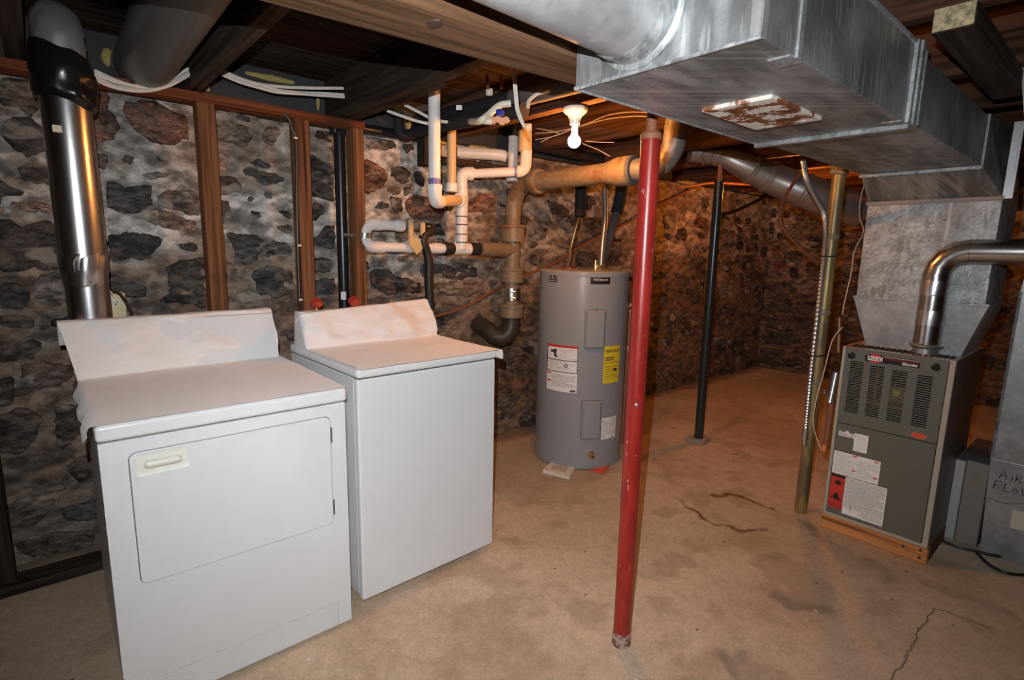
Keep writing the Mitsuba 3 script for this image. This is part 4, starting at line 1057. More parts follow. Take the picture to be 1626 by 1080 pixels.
lab('flexible_conduit', 'gray flexible metal conduit strapped to the tan pipe', 'conduit')
for i, z in enumerate((1.405, .895)):
    k_ = 'cable_tie' + ('_001' if i else '')
    add(k_, sweep([np.array((gpx - .018, gpy, z)) + (.056 * math.cos(t), .038 * math.sin(t), .004 * math.cos(t)) for t in np.linspace(0, 2 * math.pi, 30)], .0035, 6), 'cable_black')
    lab(k_, ('upper' if not i else 'lower') + ' black tie holding the flexible conduit to the tan pipe', 'cable tie')
tw = [(2.418, -0.824, 1.791), (2.387, -0.820, 1.684), (2.376, -0.830, 1.599), (2.384, -0.852, 1.528), (2.341, -0.836, 1.433), (2.320, -0.840, 1.332), (2.300, -0.840, 1.254), (2.275, -0.839, 1.160), (2.265, -0.841, 1.112)]
add('thermostat_wire', cable(tw, .0028, 6), 'wire_tan'); lab('thermostat_wire', 'thin tan thermostat wire hanging right of the tan pipe', 'wire')
tw = [(2.190, -0.869, 1.058), (2.149, -0.847, 0.995), (2.116, -0.842, 0.888), (2.094, -0.840, 0.811), (2.065, -0.835, 0.718), (2.039, -0.840, 0.595), (2.047, -0.867, 0.504), (2.059, -0.887, 0.458)]
add('thermostat_wire_001', cable(tw, .0028, 6), 'wire_tan'); lab('thermostat_wire_001', 'thin tan wire running down beside the furnace to a wire nut', 'wire')
wn = [(2.066, -0.894, 0.456)][0]
add('wire_nut', lathe([(0, 0), (.010, 0), (.007, .03), (0, .034)], wn, 10), 'orange_plastic'); lab('wire_nut', 'orange wire nut on the floor-level wires left of the furnace', 'wire nut')
gv = [(2.396, -0.787, 1.082), (2.374, -0.808, 0.901), (2.354, -0.814, 0.796), (2.331, -0.818, 0.687), (2.317, -0.816, 0.638)]
add('gas_line__pipe', sweep([gv[0], gv[1]], .008, 8), 'copper_dull')
gc = np.array(gv[3])
add('gas_line__valve', join(rod(gv[2], gv[4], .018, 14), rod(gc - (.0, -.03, -.0), gc + (0, .04, 0), .014, 12)), 'gray_duct')
add('gas_line__drip_leg', rod(gc - (0, 0, .03), gc - (0, 0, .30), .016, 14), 'rust_iron')
lab('gas_line', 'gas shutoff valve and pipe at the left side of the furnace', 'gas pipe')
fc = [(2.518, -1.323, 0.008), (2.508, -1.390, 0.008), (2.525, -1.454, 0.008), (2.561, -1.546, 0.008), (2.652, -1.647, 0.008)]
add('floor_cable', cable(fc, .007, 8), 'cable_black'); lab('floor_cable', 'black cable along the foot of the return duct', 'cable')
fc = [(2.523, -1.459, 0.008), (2.440, -1.509, 0.008), (2.402, -1.556, 0.008), (2.408, -1.598, 0.008), (2.467, -1.664, 0.008)]
add('floor_cable_001', cable(fc, .007, 8), 'cable_black'); lab('floor_cable_001', 'black cable curving away over the floor at the right edge', 'cable')

# ================================================================ white plastic drain
RP = .030
pa = np.array([(0.754, 0.600, 2.147)][0]); pb = np.array([(0.774, 0.600, 1.700)][0])
pa = np.array((pb[0], .6, JT + .002)); 
S = np.array((1.228, 1.0, 0.0))
zt = float([(1.198, 1.000, 1.700)][0][2])
add('washer_drain__riser', rod(pa, pb + (0, 0, -.01), RP, 24), 'pvc')
t0 = S + (0, 0, zt)
d_ = t0 - (pb - (0, 0, .05)); d_ /= np.linalg.norm(d_)
c0 = pb - (0, 0, .062)
eb = bend(c0 + (0, 0, .07), c0, c0 + d_ * .09, .05, 8)
add('washer_drain__elbow', sweep(eb, .036, 24), 'pvc')
add('washer_drain__elbow_rim', ring(c0 + (0, 0, .068), (0, 0, 1), .039, .030, 24), 'pvc')
add('washer_drain__primer_band', ring(c0 + (0, 0, .098), (0, 0, 1), RP + .001, .030, 24, .02), 'primer')
add('washer_drain__branch', rod(c0 + d_ * .07, t0 - d_ * .06, RP, 24), 'pvc_aged')
add('washer_drain__branch_rim', ring(t0 - d_ * .075, d_, .041, .03, 24), 'pvc')
add('washer_drain__tee_stub', rod(t0 - d_ * .09, t0, .037, 24), 'pvc')
lab('washer_drain', 'white plastic drain pipe dropping from the ceiling with an elbow toward the wall stack', 'drain pipe')
zs = [float(t[2]) for t in [(1.226, 1.000, 1.822), (1.226, 1.000, 1.766), (1.227, 1.000, 1.653), (1.227, 1.000, 1.600), (1.228, 1.000, 1.551), (1.228, 1.000, 1.493), (1.228, 1.000, 1.443), (1.228, 1.000, 1.400)]]
add('drain_stack__pipe', rod(S + (0, 0, zs[7]), S + (0, 0, zs[0]), .031, 24), 'pvc')
add('drain_stack__tee', rod(S + (0, 0, zs[2]), S + (0, 0, zs[1]), .039, 24), 'pvc')
add('drain_stack__coupling', join(*[ring(S + (0, 0, (zs[i] + zs[i + 1]) / 2), (0, 0, 1), .037, abs(zs[i] - zs[i + 1]) * .94, 24, .06) for i in (2, 3, 4, 5)]), 'pvc')
wy = S + (0, 0, zs[0])
e1 = np.array([(1.284, 0.982, 1.860)][0])
add('drain_stack__wye', sweep(spline([wy - (0, 0, .05), wy + (0, 0, .02), wy * .5 + e1 * .5 + (0, 0, .022), e1], 5), .036, 24), 'pvc')
add('drain_stack__wye_rim', ring(e1, e1 - wy - (0, 0, .05), .041, .03, 24), 'pvc')
up0 = wy + (-.02, -.01, 0)
add('drain_stack__upper_stub', rod(wy, wy + (0, 0, .03), .034, 24), 'pvc')
add('drain_stack__joint_line', join(*[ring(S + (0, 0, zs[i]), (0, 0, 1), .0374, .006, 24, .02) for i in (3, 4, 5, 6)]), 'gap_gray'); stuff('drain_stack__joint_line')
lab('drain_stack', 'white plastic upright drain with ribbed couplings in front of the stone wall', 'drain pipe')
hb_ = np.array([(1.518, 0.756, 1.879)][0]); vt_ = np.array([(1.565, 0.756, 2.186)][0]); vt_ = np.array((hb_[0] + .035, hb_[1] + .02, 2.16))
add('sink_drain__run', rod(e1, hb_ + (e1 - hb_) * .12, .028, 24), 'pvc')
add('sink_drain__elbow', sweep(bend(hb_ + (e1 - hb_) * .14, hb_ + (.02, .01, -.0), np.array((vt_[0], vt_[1], hb_[2] + .13)), .055, 8), .036, 24), 'pvc')
add('sink_drain__primer_band', ring(hb_ + (e1 - hb_) * .15, e1 - hb_, .033, .012, 24, .02), 'primer')
add('sink_drain__riser', rod((vt_[0], vt_[1], hb_[2] + .10), vt_, .031, 24), 'pvc')
add('sink_drain__hub', ring((vt_[0] - .012, vt_[1], 2.06), (0, 0, 1), .042, .12, 24), 'pvc_aged')
add('sink_drain__print', sweep([e1 * .8 + hb_ * .2 + (-.004, -.027, .002), e1 * .2 + hb_ * .8 + (-.004, -.027, .002)], .0022, 5), 'pvc_print')
lab('sink_drain', 'white plastic pipe running right from the stack and turning up beside the light bulb', 'drain pipe')
q0 = np.array([(1.097, 0.920, 1.757)][0]); 
add('aged_riser__pipe', rod(q0, (q0[0], q0[1], 2.14), .0265, 24), 'pvc_aged')
add('aged_riser__hub', ring(q0 + (0, 0, .0), (0, 0, 1), .036, .05, 24), 'pvc')
lab('aged_riser', 'yellowed plastic pipe rising between the two white drain pipes', 'drain pipe')
g_ = [(1.373, 1.250, 2.029), (1.569, 1.077, 2.018), (1.618, 1.032, 2.003)]
add('back_drain__run', sweep(spline(g_, 5), .037, 22), 'pvc')
g2 = [(1.613, 0.983, 2.067), (1.597, 0.953, 1.866)]
add('back_drain__drop', rod((g2[1][0], g2[1][1], g2[1][2]), (g2[1][0], g2[1][1], 2.12), .031, 22), 'pvc')
add('back_drain__cap', ring(g2[1], (0, 0, 1), .041, .05, 22), 'pvc')
lab('back_drain', 'short white plastic drain behind the dark ledger board', 'drain pipe')
# trap of the standpipe
TY = 1.02
tl = np.array([(1.161, 1.020, 1.403)][0]); tz = tl[2]
lx = float([(0.590, 1.020, 1.462)][0][0]); tz2 = float([(0.709, 1.020, 1.528)][0][2])
pth = [np.array((S[0] - .04, TY, tz)), np.array((lx + .105, TY, tz))]
add('drain_trap__run', rod((S[0] - .10, TY, tz), (lx + .09, TY, tz), .0275, 24), 'pvc')
add('drain_trap__return_bend', sweep(bend((lx + .11, TY, tz), (lx, TY, tz), (lx, TY, (tz + tz2) / 2), .055, 8)[:-1] + bend((lx, TY, (tz + tz2) / 2), (lx, TY, tz2), (lx + .10, TY, tz2), .055, 8)[1:], .033, 24), 'pvc')
add('drain_trap__upper_run', rod((lx + .09, TY, tz2), (lx + .24, TY, tz2), .0285, 24), 'pvc')
add('drain_trap__clean_out', ring((lx + .215, TY, tz2), (1, 0, 0), .034, .05, 24), 'pvc')
add('drain_trap__coupling', ring((S[0] - .36, TY, tz), (1, 0, 0), .0315, .03, 24), 'pvc'); add('drain_trap__coupling_001', ring((S[0] - .17, TY, tz), (1, 0, 0), .0325, .07, 24), 'pvc')
add('drain_trap__band', ring((lx, TY, (tz + tz2) / 2), (0, 0, 1), .0345, .03, 24, .05), 'gray_duct')
add('drain_trap__band_tail', bx((lx - .12, TY - .002, (tz + tz2) / 2 - .008), (lx - .02, TY + .002, (tz + tz2) / 2 + .008), .0008), 'gray_duct')
add('drain_trap__tee', join(rod((S[0] - .055, TY, tz), (S[0] + .075, TY, tz), .0365, 24), rod((S[0], TY, tz), (S[0], TY - .0, tz + .08), .036, 24)), 'pvc')
add('drain_trap__rubber_sleeve', ring((S[0] - .085, TY, tz), (1, 0, 0), .038, .07, 24), 'rubber')
add('drain_trap__rubber_sleeve_001', ring((S[0] + .125, TY, tz), (1, 0, 0), .040, .10, 24), 'rubber')
lab('drain_trap', 'white plastic trap pipe bent back at the stud, leading to the iron pipe', 'drain trap')
ux = lx + .30
hm = join(place(extr(Polygon([(-.016, .06), (-.016, -.09), (0, -.125), (.020, -.09), (.020, .05), (.008, .05), (.008, -.06), (-.002, -.06), (-.002, .06)]), .02), (ux, TY - .03, tz2 - .03), (1, 0, 0), (0, 0, 1)))
add('pipe_hanger', place(extr(Polygon([(-.05, .045), (-.05, -.10), (0, -.155), (.055, -.10), (.055, .03), (.028, .03), (.028, -.06), (0, -.06), (-.024, -.055), (-.024, .045)]), .014), (ux + .0, TY - .038, tz2 - .01), (1, 0, 0), (0, 0, 1)), 'pvc_aged', False); lab('pipe_hanger', 'tan forked hanger over the trap pipe next to the black hose', 'pipe hanger')
add('drain_hose__union', join(ring((ux + .0, TY, tz2 + .01), (1, 0, 0), .034, .075, 8), ring((ux + .05, TY, tz2 + .005), (1, 0, 0), .026, .03, 8)), 'gray_duct')
hz = [(ux + .055, TY, tz2), (ux + .12, TY - .01, tz2 - .01)] + [(0.938, 0.980, 1.462), (0.972, 0.980, 1.345), (0.975, 0.980, 1.196), (0.983, 0.980, 1.044)]
add('drain_hose__hose', cable(hz, .026, 16), 'rubber', 50)
add('drain_hose__clamp', ring((ux + .10, TY - .005, tz2 - .005), (1, -.1, -.1), .026, .016, 18), 'conduit')
lab('drain_hose', 'black rubber washer hose arching down behind the washing machine', 'hose')

# ================================================================ cast-iron soil stack
IX, IY = 1.65, 1.0
zi = [float(t[2]) for t in [(1.651, 1.000, 1.569), (1.654, 1.000, 1.457), (1.659, 1.000, 1.284), (1.661, 1.000, 1.186), (1.662, 1.000, 1.147), (1.665, 1.000, 1.061), (1.665, 1.000, 1.035), (1.668, 1.000, 0.947), (1.648, 1.000, 1.680), (1.655, 1.000, 1.419)]]
zc = tz
add('soil_stack__pipe', rod((IX, IY, zi[7] - .03), (IX, IY, zi[8]), .051, 32), 'iron')
def hub(z0, z1, r=.082): return lathe([(0, z1), (r * .9, z1), (r * .92, z1 + .004), (r * .92, z0 - .022), (r, z0 - .018), (r, z0 - .004), (r * .96, z0), (0, z0)], (IX, IY, 0), 36)
add('soil_stack__hub', hub(zi[0], zi[1], .086), 'iron'); add('soil_stack__hub_001', hub(zi[2], zi[3], .086), 'iron'); add('soil_stack__hub_002', hub(zi[6], zi[7], .090), 'iron')
add('soil_stack__clamp_band', lathe([(0, zi[5]), (.056, zi[5]), (.057, zi[5] + .004), (.057, zi[4] - .004), (.056, zi[4]), (0, zi[4])], (IX, IY, 0), 32), 'foil')
add('soil_stack__clamp_screw', join(*[rod((IX - .046, IY - .046, z), (IX - .02, IY - .062, z), .007, 8) for z in (zi[5] + .022, zi[4] - .022)]), 'chrome')
add('soil_stack__side_inlet', rod((S[0] + .15, IY + .01, zc), (IX, IY, zc), .045, 28, .05), 'iron')
zb_ = zi[7]
tb = [(IX, IY, zb_ + .0), (IX, IY, zb_ - .05)] + arc((IX - .10, IY + .03, zb_ - .06), (1, -.3, 0), (0, 0, -1), .10, 9, 0, math.pi * .80) + [(IX - .30, IY + .16, zb_ - .10)]
tb = [(IX, IY, zb_), (IX, IY, zb_ - .05), (IX - .012, IY + .004, zb_ - .10), (IX - .045, IY + .03, zb_ - .14), (IX - .085, IY + .075, zb_ - .135), (IX - .105, IY + .13, zb_ - .10), (IX - .11, IY + .24, zb_ - .07)]
add('soil_stack__trap_bend', sweep(spline(tb, 6), .062, 28), 'iron_dark')
ze = 1.832
hy0 = .775
pth = bend((IX, IY, zi[8] - .05), (IX, IY + .0, ze), (IX, hy0 - .04, ze), .165, 12)
add('soil_stack__upper_bend', sweep(pth, .055, 30), 'iron')
add('soil_stack__hub_ring', ring((IX, hy0, ze), (0, 1, 0), .079, .05, 36), 'iron')
add('soil_stack__run', rod((IX, hy0, ze), (IX, .05, ze), .056, 32), 'iron')
add('soil_stack__bell', sweep([(IX, .22, ze), (IX, .18, ze), (IX, .13, ze), (IX, .05, ze), (IX, .035, ze)], [.057, .064, .077, .077, .074], 36), 'iron')
add('soil_stack__bell_gasket', ring((IX, .032, ze), (0, 1, 0), .0765, .026, 32), 'gap_gray')
ub = bend((IX, .06, ze), (IX, -.19, ze), (IX - .0, -.235, 2.28), .13, 12)
add('soil_stack__riser_bend', sweep(ub, .056, 32), 'iron_gray')
add('soil_stack__riser_sleeve', ring((IX, -.226, 2.10), (0, -.04, .4), .064, .09, 32), 'rubber')
lab('soil_stack', 'rusty brown cast-iron soil pipe with hubs on the stone wall and under the joists', 'soil pipe')

# ================================================================ black pipes by the studs
bp = np.array([(0.501, 1.110, 1.712)][0])
add('gas_riser__pipe', pole(bp[0], 1.11, .030, .6, 2.03), 'black_pipe')
add('gas_riser__sticker', place(bx((-.014, -.022, 0), (.014, .022, .001), .0003), np.array((bp[0], 1.11, float([(0.468, 1.080, 1.133)][0][2]))) + np.array((-.5, -.86, 0)) * .0305, (.86, -.5, 0), (0, 0, 1)), 'paper')
hz_ = float([(0.739, 1.130, 2.054)][0][2])
add('gas_riser__header', rod((.10, 1.13, hz_ - .01), (1.02, 1.13, hz_), .026, 20), 'black_pipe')
add('gas_riser__fitting', rbx((bp[0] - .045, 1.08, 1.985), (bp[0] + .045, 1.15, 2.04), .02), 'black_pipe')
lab('gas_riser', 'black iron pipe standing between two studs with a level run at its top', 'pipe')
up1 = [(0.807, 1.020, 2.145), (0.813, 1.020, 2.056), (0.837, 1.020, 2.029), (0.898, 1.020, 2.045), (0.931, 1.020, 2.091), (0.936, 1.020, 2.140)]
add('foam_loop', cable(up1, .030, 16), 'foam'); lab('foam_loop', 'black foam-covered pipe loop hanging right of the last stud', 'water pipe')
cb = [(0.184, 1.000, 2.029), (0.206, 1.000, 1.999), (0.216, 1.000, 1.959), (0.232, 1.000, 1.906), (0.225, 1.000, 1.681), (0.217, 1.000, 1.372), (0.215, 1.000, 1.111)]
add('stapled_cable__cable', cable(cb, .0065, 8), 'cable_black')
for i, (u) in enumerate([(0.228, 0.995, 1.922), (0.223, 0.995, 1.404), (0.217, 0.995, 1.130)]):
    add('stapled_cable__staple' + (f'_{i:03d}' if i else ''), bx(np.array(u) - (.009, .008, .005), np.array(u) + (.009, .002, .005), .002), 'romex_white')
lab('stapled_cable', 'thin black cable stapled to the left side of the second stud', 'cable')
rv = [(0.300, 1.000, 1.120), (0.508, 1.000, 1.117)]
for i, u in enumerate(rv):
    k_ = 'shutoff_valve' + ('_001' if i else '')
    add(k_ + '__stem', rod(np.array(u) + (0, 0, -.22), np.array(u) - (0, 0, .012), .012, 10), 'brass')
    add(k_ + '__handle', place(lathe([(0, -.006), (.030, -.006), (.034, 0), (.030, .006), (.01, .012), (0, .012)], n=14), np.array(u) - (0, 0, .01), (1, 0, 0), (0, .5, .866)), 'red_plastic')
    lab(k_, ('red-handled valve peeping over the washer cover between two studs', 'red-handled valve peeping over the washer cover at the last stud')[i], 'valve')

# ledger board and end block on the wall
lb = np.array([(1.287, 1.120, 1.926), (1.879, 1.120, 1.967)])
add('ledger_board__board', bx((1.02, 1.02, lb[0][2] - .018), (1.78, 1.06, lb[0][2] + .020), .003), 'wood_x', False, uv=(.9, .9))
add('ledger_board__end_block', bx((.985, 1.03, float([(1.002, 1.050, 1.887)][0][2])), (1.03, 1.12, 2.07), .003), 'wood_z', False, uv=(.9, .4))
lab('ledger_board', 'dark ledger board with an upright end block between the drain pipes and the wall', 'board')

# ================================================================ overhead water pipes near the bulb
f1_ = [(.93, .95, 2.115), (.95, .60, 2.10), (.97, .12, 2.095), (1.0, -.5, 2.09)]
add('foam_pipe__insulation', cable(f1_[:3], .040, 20), 'foam'); add('foam_pipe__insulation_001', cable([(.965, .22, 2.096), (.98, -.1, 2.095), (1.0, -.62, 2.09)], .044, 20), 'foam_gray')
lp_ = [(0.931, 0.621, 2.124), (0.951, 0.605, 2.127)]
add('foam_pipe__sticker', place(bx((-.014, -.012, 0), (.014, .012, .001), .0002), np.array([(0.794, 0.417, 2.061)][0]) , RIGHT, UP), 'paper')
lab('foam_pipe', 'pair of black foam-insulated water pipes under the joists left of the light', 'water pipe')
add('foam_pipe_001__insulation', cable([(.88, .95, 2.045), (.90, .55, 2.035), (.925, .10, 2.02)], .034, 18), 'foam')
lab('foam_pipe_001', 'lower black foam-insulated pipe beside the first, ending at the cream valve', 'water pipe')
vv = [(0.875, 0.431, 2.014)] + [(0.742, 0.185, 1.957), (0.773, 0.163, 1.985), (0.801, 0.146, 2.015), (0.821, 0.132, 2.029), (0.851, 0.107, 2.035)]
add('valve_assembly__pipe', cable(vv, .015, 14), 'valve_cream')
add('valve_assembly__pipe_001', rod([(0.742, 0.185, 1.960)][0], [(0.781, 0.150, 1.955)][0], .015, 14), 'valve_cream')
bh = np.array([(0.792, 0.108, 1.986)][0])
add('valve_assembly__handle', rbx(bh - (.016, .012, .013), bh + (.016, .012, .013), .005), 'blue_plastic')
fr_ = [(0.785, 0.147, 1.958), (0.800, 0.135, 1.964), (0.814, 0.122, 1.956), (0.829, 0.110, 1.962)]
add('valve_assembly__fitting', join(*[ring(a, (.66, .75, 0), .017 - .002 * (i % 2), .016, 10) for i, a in enumerate(fr_)]), 'copper', False)
lab('valve_assembly', 'cream plastic water valve with a blue handle and copper fittings near the light', 'valve')
cs = [(0.844, 0.266, 2.182), (0.841, 0.257, 2.125)]; cs2 = [(0.892, 0.225, 2.183), (0.887, 0.217, 2.126)]
add('copper_strap', join(rod(cs[0], cs[1], .009, 10), rod(cs2[0], cs2[1], .009, 10)), 'copper', False); lab('copper_strap', 'two short copper stubs hanging from the floor above next to the beam', 'copper pipe')
ch = np.array([(0.877, 0.292, 2.123)][0])
add('pipe_clip', rbx(ch - (.014, .012, .016), ch + (.014, .012, .016), .006), 'romex_white'); lab('pipe_clip', 'small white clip on the black insulated pipe below the copper stubs', 'pipe clip')
w1 = [(0.641, -0.141, 2.154), (0.636, -0.156, 2.065), (0.634, -0.164, 2.019), (0.632, -0.175, 1.966), (0.632, -0.183, 1.926), (0.638, -0.196, 1.889), (0.649, -0.213, 1.855)]
w1[0] = (w1[0][0], w1[0][1], JT + .004)
for i, o in enumerate(((0, 0, 0), (.010, 0, 0), (.005, .006, 0))):
    k_ = 'hanging_cable' + (f'_{i:03d}' if i else '')
    add(k_, cable([np.array(p_) + np.array(o) * (1 if j < 6 else .3) for j, p_ in enumerate(w1)], .0045, 8), ('romex_white', 'romex_white', 'cable_black')[i])
    lab(k_, ('white cable hanging from the beam in front of the drain riser', 'white cable alongside its twin hanging from the beam', 'black cable hanging with two white ones from the beam')[i], 'cable')

add('foam_pipe_002__insulation', cable([(1.747, 0.980, 2.101), (1.996, 0.980, 2.093), (2.392, 0.980, 2.090), (2.928, 0.980, 2.097)], .034, 18), 'foam')
lab('foam_pipe_002', 'long black foam-insulated pipe level behind the light bulb above the iron pipe', 'water pipe')
# ================================================================ light
def ceiling_light(key, LX, LY, radiance):
    add(key + '__lampholder', lathe([(0, 2.068), (.055, 2.068), (.060, 2.060), (.056, 2.048), (.034, 2.030), (.026, 2.012), (.024, 1.992), (0, 1.990)], (LX, LY, 0), 36), 'porcelain', 40)
    add(key + '__box', lathe([(0, 2.069), (.045, 2.0695), (.045, 2.067), (0, 2.067)], (LX, LY, 0), 24), 'conduit')
    th = np.linspace(-math.pi / 2, math.pi * .32, 14)
    prof = [(.0315 * math.cos(t), 1.917 + .0315 * math.sin(t)) for t in th] + [(.0145, 1.962), (.0135, 1.985), (0, 1.987)]
    prof[0] = (0, prof[0][1])
    add(key + '__bulb', lathe(prof, (LX, LY, 0), 28), 'bulb_glass', 40, emitter={'type': 'area', 'radiance': {'type': 'rgb', 'value': radiance}})
ceiling_light('ceiling_light', 1.200, .048, BULB_RADIANCE); ceiling_light('ceiling_light_001', 3.828, .10, FAR_BULB_RADIANCE)
lab('ceiling_light', 'bare glowing bulb in a white porcelain lampholder under a joist', 'ceiling light')
lab('ceiling_light_001', 'second bare bulb at the far end, hidden above the gray branch duct', 'ceiling light')

# cables along the joists near the light
def cabs(name, runs, r_, mat, labs, grp=None, cat='cable'):
    for run, l_ in zip(runs, labs):
        k_ = numbered(name); add(k_, cable(run, r_, 8), mat); lab(k_, l_, cat, grp)
cabs('electrical_cable', [[(1.838, 1.005, 2.141), (1.838, 0.825, 2.140), (1.838, 0.633, 2.163), (1.838, 0.407, 2.175), (1.838, 0.223, 2.163), (1.838, 0.086, 2.141)], [(1.838, 1.007, 2.182), (1.838, 0.798, 2.164), (1.838, 0.581, 2.170), (1.838, 0.385, 2.196), (1.838, 0.225, 2.187), (1.838, 0.075, 2.159)]], .0035, 'romex',
     ['lower of two tan cables running from the bulb to the red post', 'upper of two tan cables running from the bulb to the red post'])
cabs('electrical_cable', [[(1.838, 0.989, 2.211), (1.838, 0.856, 2.176), (1.838, 0.769, 2.144)], [(1.838, 0.955, 2.118), (1.838, 0.884, 2.133), (1.838, 0.797, 2.144)]], .0035, 'romex', ['tan cable left of the bulb reaching the drain riser', 'short tan cable end dangling left of the bulb'])
cabs('electrical_cable', [[(1.838, 0.575, 2.061), (1.838, 0.445, 2.008), (1.838, 0.356, 1.962)], [(1.838, 0.550, 2.073), (1.838, 0.423, 2.049), (1.838, 0.328, 2.037)]], .003, 'romex', ['tan cable right of the bulb slanting down to the joist', 'tan cable level to the right of the bulb'])
cabs('electrical_cable', [[(0.863, 0.009, 2.000), (0.870, 0.010, 2.032), (0.897, -0.008, 2.059), (0.935, -0.037, 2.075), (0.983, -0.075, 2.093)]], .008, 'romex', ['tan cable arching up to the joist left of the bulb'])
cabs('electrical_cable', [[(0.638, 0.827, 2.090), (0.696, 0.771, 2.063), (0.755, 0.715, 2.039), (0.814, 0.661, 2.025)], [(0.707, 0.775, 2.123), (0.759, 0.722, 2.087), (0.816, 0.664, 2.050), (0.888, 0.599, 2.039), (0.963, 0.539, 2.060), (1.012, 0.498, 2.068)]], .008, 'romex_white', ['white cable crossing behind the white drain riser, the lower of two', 'white cable crossing behind the white drain riser to the cream valve'])
# bundles over the top plate
y0 = .985
cabs('electrical_cable', [[(-0.542, 0.980, 2.062), (-0.474, 0.980, 2.039), (-0.412, 0.980, 2.030), (-0.357, 0.980, 2.040), (-0.292, 0.980, 2.078), (-0.234, 0.980, 2.125), (-0.177, 0.980, 2.163)], [(-0.542, 0.985, 2.051), (-0.484, 0.985, 2.035), (-0.422, 0.985, 2.031), (-0.356, 0.985, 2.049), (-0.286, 0.985, 2.088), (-0.226, 0.985, 2.133), (-0.177, 0.985, 2.157)], [(-0.544, 0.975, 2.037), (-0.486, 0.975, 2.016), (-0.414, 0.975, 2.016), (-0.348, 0.975, 2.032), (-0.278, 0.975, 2.073), (-0.217, 0.975, 2.118), (-0.187, 0.975, 2.142)], [(-0.545, 0.970, 2.027), (-0.491, 0.970, 2.010), (-0.421, 0.970, 2.009), (-0.353, 0.970, 2.025), (-0.286, 0.970, 2.060), (-0.228, 0.970, 2.104), (-0.190, 0.970, 2.135)]], .0072, 'romex_white',
     ['uppermost white cable of the sagging bundle at the exhaust duct'] + ['second white cable from the top in the sagging bundle', 'third white cable from the top in the sagging bundle'] + ['lowest white cable of the sagging bundle at the exhaust duct'])
cabs('electrical_cable', [[(-0.720, 1.000, 2.128), (-0.695, 1.000, 2.112), (-0.660, 1.000, 2.098), (-0.634, 1.000, 2.084)]], .010, 'romex', ['tan cable running from the left joist to behind the taped elbow'])
cabs('electrical_cable', [[(-0.081, 0.970, 2.156), (-0.018, 0.970, 2.140), (0.061, 0.970, 2.132), (0.174, 0.970, 2.141), (0.324, 0.970, 2.165), (0.453, 0.970, 2.190), (0.555, 0.970, 2.204)], [(-0.092, 0.960, 2.138), (-0.022, 0.960, 2.122), (0.071, 0.960, 2.113), (0.140, 0.960, 2.110), (0.258, 0.960, 2.124), (0.382, 0.960, 2.139), (0.478, 0.960, 2.151)], [(-0.081, 0.965, 2.147), (-0.007, 0.965, 2.134), (0.081, 0.965, 2.127), (0.157, 0.965, 2.120), (0.260, 0.965, 2.131), (0.385, 0.965, 2.150), (0.483, 0.965, 2.162)]], .0078, 'romex_white',
     ['upper white cable above the top plate, ending at the second joist', 'lowest white cable above the top plate', 'middle white cable above the top plate'])

# wires down beside the exhaust duct, and the receptacle
wd = [(-0.581, 1.030, 1.940), (-0.582, 1.030, 1.881), (-0.577, 1.030, 1.798), (-0.571, 1.030, 1.689), (-0.569, 1.030, 1.540), (-0.574, 1.030, 1.388), (-0.578, 1.030, 1.284), (-0.573, 1.030, 1.219), (-0.555, 1.030, 1.186)]
add('outlet_cable', cable(wd, .005, 8), 'wire_tan'); lab('outlet_cable', 'thin tan cable running down beside the exhaust duct to the outlet', 'cable')
wd = [(-0.575, 1.080, 1.939), (-0.571, 1.080, 1.744), (-0.576, 1.080, 1.542), (-0.581, 1.080, 1.335), (-0.573, 1.080, 1.229)]
add('outlet_cable_001', cable(wd, .007, 8), 'cable_black'); lab('outlet_cable_001', 'black cable close behind the exhaust duct', 'cable')
oc = np.array([(-0.543, 1.080, 1.125)][0])
add('electrical_outlet__box', bx(oc - (.036, -.006, .070), oc + (.036, .10, .062), .003), 'outlet_cream')
add('electrical_outlet__cover_plate', rbx(oc - (.039, .006, .066), oc + (.037, .006, .060), .004), 'outlet_cream')
add('electrical_outlet__receptacle', place(extr(Point(0, 0).buffer(.017, 12).intersection(sbox(-.017, -.013, .017, .013)), .003), oc + (0, -.006, .022), (1, 0, 0), (0, 0, 1)), 'cream')
add('electrical_outlet__slot', place(join(bx((-.009, -.004, 0), (-.006, .006, .001), .0002), bx((.005, -.004, 0), (.008, .006, .001), .0002), extr(Point(0, -.008).buffer(.0035, 5), .001)), oc + (0, -.009, .022), (1, 0, 0), (0, 0, 1)), 'black_gap', False)
lab('electrical_outlet', 'cream electrical outlet half hidden behind the dryer cover', 'electrical outlet')
pcd = [(-0.571, 1.060, 1.217), (-0.547, 1.060, 1.197), (-0.526, 1.060, 1.183), (-0.511, 1.060, 1.155), (-0.498, 1.060, 1.124), (-0.491, 1.060, 1.091)]
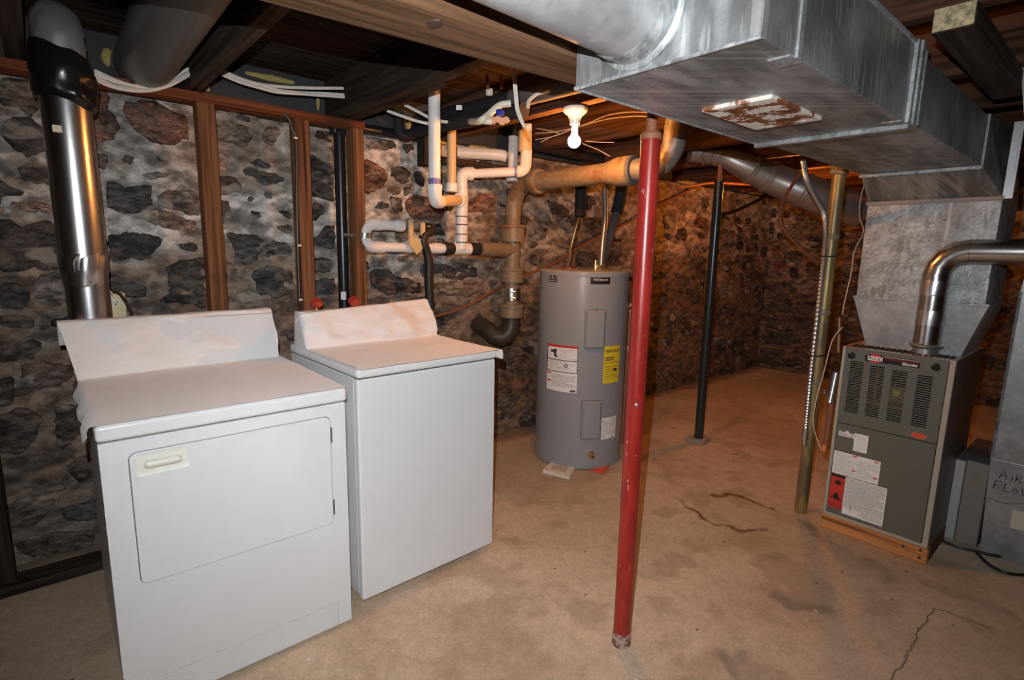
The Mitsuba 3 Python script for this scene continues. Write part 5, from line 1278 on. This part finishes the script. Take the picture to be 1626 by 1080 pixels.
add('power_cord', cable(pcd, .007, 8), 'cable_black'); lab('power_cord', 'black power cord curving down right of the outlet', 'power cord')

# scraps of yellow insulation along the sill
def tuft(c, s, seed):
    m = trimesh.creation.icosphere(2, 1.0); v = m.vertices
    m.vertices = v * np.array(s) * (.75 + .7 * meshkit.fbm(v * 2.2 + seed, 3, seed))[:, None] + np.array(c); return m
tf = [([(-0.686, 1.170, 2.189)], (.03, .03, .05)), ([(-0.705, 1.170, 2.108)], (.05, .02, .016)), ([(-0.475, 1.170, 2.168)], (.035, .03, .05)), ([(0.417, 1.170, 2.151)], (.013, .015, .055)), ([(0.940, 1.140, 2.117)], (.022, .02, .05)), ([(0.182, 1.170, 2.224)], (.17, .02, .022)), ([(1.517, 1.180, 2.063)], (.16, .02, .022)), ([(1.188, 1.170, 2.056)], (.06, .02, .016)), ([(0.004, 1.170, 2.039)], (.03, .02, .012)), ([(-0.102, 1.180, 2.120)], (.012, .012, .02)), ([(4.003, 1.170, 2.074)], (.30, .03, .03)), ([(5.329, 1.170, 2.094)], (.36, .03, .03)), ([(2.766, 1.170, 2.098)], (.22, .02, .02))]
tl_ = ['yellow insulation tuft beside the left joist', 'flat yellow insulation scrap on the plate at the left joist', 'yellow insulation tuft between the taped elbow and the round duct', 'narrow upright yellow insulation tuft above the second stud', 'yellow insulation tuft inside the black foam loop', 'long yellow insulation strip behind the white cables', 'long yellow insulation strip above the white drain near the wall', 'short yellow insulation strip beside the white drain riser', 'small yellow insulation scrap under the top plate', 'tiny yellow insulation scrap at the foot of the first joist', 'orange-lit insulation strip left of the black post top', 'orange-lit insulation strip right of the black post top', 'insulation strip along the sill behind the iron pipe']
for i, ((c, s), l_) in enumerate(zip(tf, tl_)):
    k_ = numbered('insulation_scrap'); add(k_, tuft(c[0], np.array(s) * .62, i), 'insulation', True); lab(k_, l_, 'insulation')

for k in scene:
    if k.rpartition('__')[2].startswith(('print', 'border')) or k.endswith('_print'): stuff(k)
for k, v in list(labels.items()):
    if '__' not in k and v.get('kind') != 'structure' and 'category' not in v: v['category'] = 'object'
